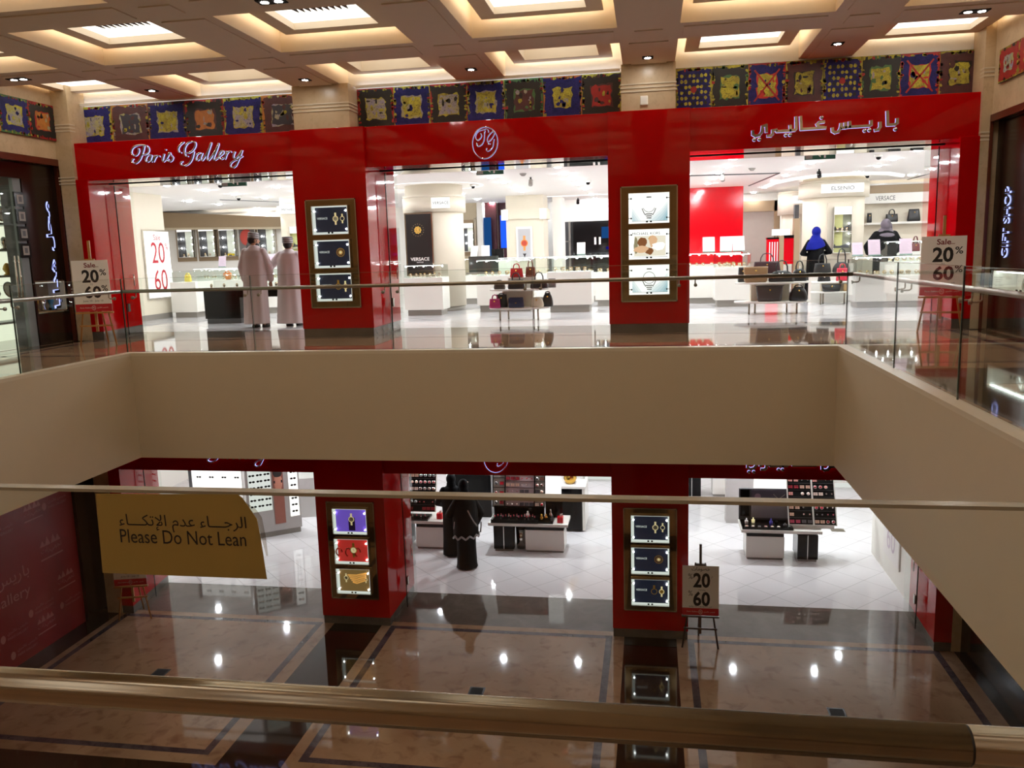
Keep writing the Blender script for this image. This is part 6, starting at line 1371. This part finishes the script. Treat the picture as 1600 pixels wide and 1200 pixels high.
union(b, 'headscarf', hij_blue, .010, t, 4)
MB().loft([[(.12 + a * math.cos(2 * PI * j / 14), -.2 + l * math.sin(2 * PI * j / 14) * .5, .06 + z + .14 * math.sin(2 * PI * j / 14)) for j in range(14)] for a, l, z in ((.05, .13, .0), (.052, .13, .012))], paper).build('shoe_sole', t)
# woman with the grey headscarf at the right counter
t, HM, k = person('woman in a black coat and grey headscarf standing behind the right front counter', (4.92, 18.85, 0), .1, 1.70, [(-.34, .05, 1.14), (.34, .05, 1.12)], [(-.24, .28, 1.0), (.26, .28, .98)], [(.2, .8, 0), (-.2, .8, 0)], skin_l, head_tilt=-.2)
robe(t, k, [(.06, .25, .18, 0), (.5, .23, .165, 0), (.9, .235, .165, 0), (1.15, .25, .165, 0), (1.3, .25, .155, 0), (1.42, .20, .125, 0), (1.47, .11, .09, 0)],
     [([(-.18, 0, 1.38), (-.35, .04, 1.14), (-.25, .26, 1.01)], [.085, .078, .06]), ([(.18, 0, 1.38), (.35, .04, 1.12), (.27, .26, .99)], [.085, .078, .06])], robe_k, name='coat', seed=5)
b = MB(); b.sph(HM @ Vector((0, -.022, .014)), (.102, .118, .122), hij_gray, 18, 12); limb(b, [HM @ Vector((0, -.03, -.05)), HM @ Vector((0.02, -.03, -.15))], [.09, .105], hij_gray)
b.loft([[(a * math.cos(2 * PI * j / 30), -.01 + c * math.sin(2 * PI * j / 30), z - .08 * max(0, -math.sin(2 * PI * j / 30))) for j in range(30)] for a, c, z in ((.20, .16, 1.40), (.17, .145, 1.45), (.10, .10, 1.52))], hij_gray)
limb(b, [HM @ Vector((.09, .0, .0)), HM @ Vector((.13, .02, -.2)), HM @ Vector((.15, .04, -.34))], [.05, .05, .03], hij_gray)
union(b, 'headscarf', hij_gray, .011, t, 4)
# the two women in black on the lower floor
t, HM, k = person('woman in a long black abaya with silver braid on the lower shop floor', (-3.56, 15.12, ZL), .55, 1.80, [(-.30, .06, 1.10), (.30, .04, 1.06)], [(-.16, .26, 1.05), (.24, .10, .82)], [(.4, .7, .3), (0, .2, -1)], skin_l, head_yaw=-.9, head_tilt=-.25, feet=((-.09, .06), (.09, .0)))
robe(t, k, [(.02, .215, .20, 0), (.08, .20, .185, 0), (.4, .19, .165, 0), (.8, .195, .155, 0), (1.1, .205, .15, 0), (1.3, .20, .14, 0), (1.42, .16, .115, 0), (1.47, .09, .085, 0)],
     [([(-.16, 0, 1.38), (-.31, .06, 1.10), (-.18, .24, 1.05)], [.075, .085, .06]), ([(.16, 0, 1.38), (.31, .03, 1.06), (.25, .09, .86)], [.075, .085, .07])], robe_b, seed=8, folds=.02)
b = MB()
b.loft([[(a * math.cos(2 * PI * j / 40), c * math.sin(2 * PI * j / 40), z + (.05 * math.sin(2 * PI * j / 40 * 4) if z < .8 else 0)) for j in range(40)] for a, c, z in ((.245, .205, .66), (.25, .21, .75), (.255, .205, .95), (.25, .19, 1.15), (.225, .16, 1.33), (.165, .12, 1.45), (.10, .09, 1.50))], robe_b)
union(b, 'cape', robe_b, .012, t, 3)
b = MB(); zz = [(a * 2 * PI / 40) for a in range(20, 41)]
b.tube([(.262 * math.cos(q), .218 * math.sin(q), .66 + (.0, .03, .06, .03)[i % 4] - .02) for i, q in enumerate(zz)], .02, trim_s, 6)
b.tube([(-.02, -.215, 1.22), (.03, -.225, 1.1), (.09, -.225, .98), (.16, -.21, .88)], .013, trim_s, 6); b.tube([(-.26, -.1, 1.0), (-.275, -.11, .92), (-.28, -.1, .86)], .01, trim_s, 6)
b.tube([(.255, -.12, .72), (.27, -.12, .82), (.285, -.10, .92)], .015, trim_s, 6)
b.build('braid', t)
b = MB(); b.sph(HM @ Vector((0, -.026, .012)), (.098, .112, .118), robe_b, 18, 12); limb(b, [HM @ Vector((0, -.04, -.05)), (0, 0, 1.46)], [.085, .10], robe_b); b.loft([[(a * math.cos(2 * PI * j / 24), c * math.sin(2 * PI * j / 24), z) for j in range(24)] for a, c, z in ((.19, .15, 1.36), (.15, .125, 1.44), (.09, .09, 1.52))], robe_b); union(b, 'headscarf', robe_b, .011, t, 4)
t, HM, k = person('woman in black standing behind the braided abaya, her head hidden by the fascia', (-3.98, 15.75, ZL), .2, 1.72, [(-.28, .06, 1.10), (.28, .06, 1.1)], [(-.2, .26, 1.0), (.2, .26, 1.0)], [(.3, .8, 0), (-.3, .8, 0)], skin_l)
robe(t, k, [(.03, .22, .17, 0), (.4, .2, .155, 0), (.9, .195, .15, 0), (1.2, .205, .145, 0), (1.34, .20, .14, 0), (1.43, .15, .11, 0), (1.48, .085, .08, 0)],
     [([(-.16, 0, 1.38), (-.29, .06, 1.10), (-.21, .24, 1.01)], [.07, .065, .05]), ([(.16, 0, 1.38), (.29, .06, 1.1), (.21, .24, 1.01)], [.07, .065, .05])], robe_b, seed=9, folds=.02)
b = MB(); b.sph(HM @ Vector((0, -.026, .012)), (.098, .112, .118), robe_b, 18, 12); limb(b, [HM @ Vector((0, -.04, -.05)), (0, 0, 1.46)], [.085, .10], robe_b); union(b, 'headscarf', robe_b, .011, t, 4)
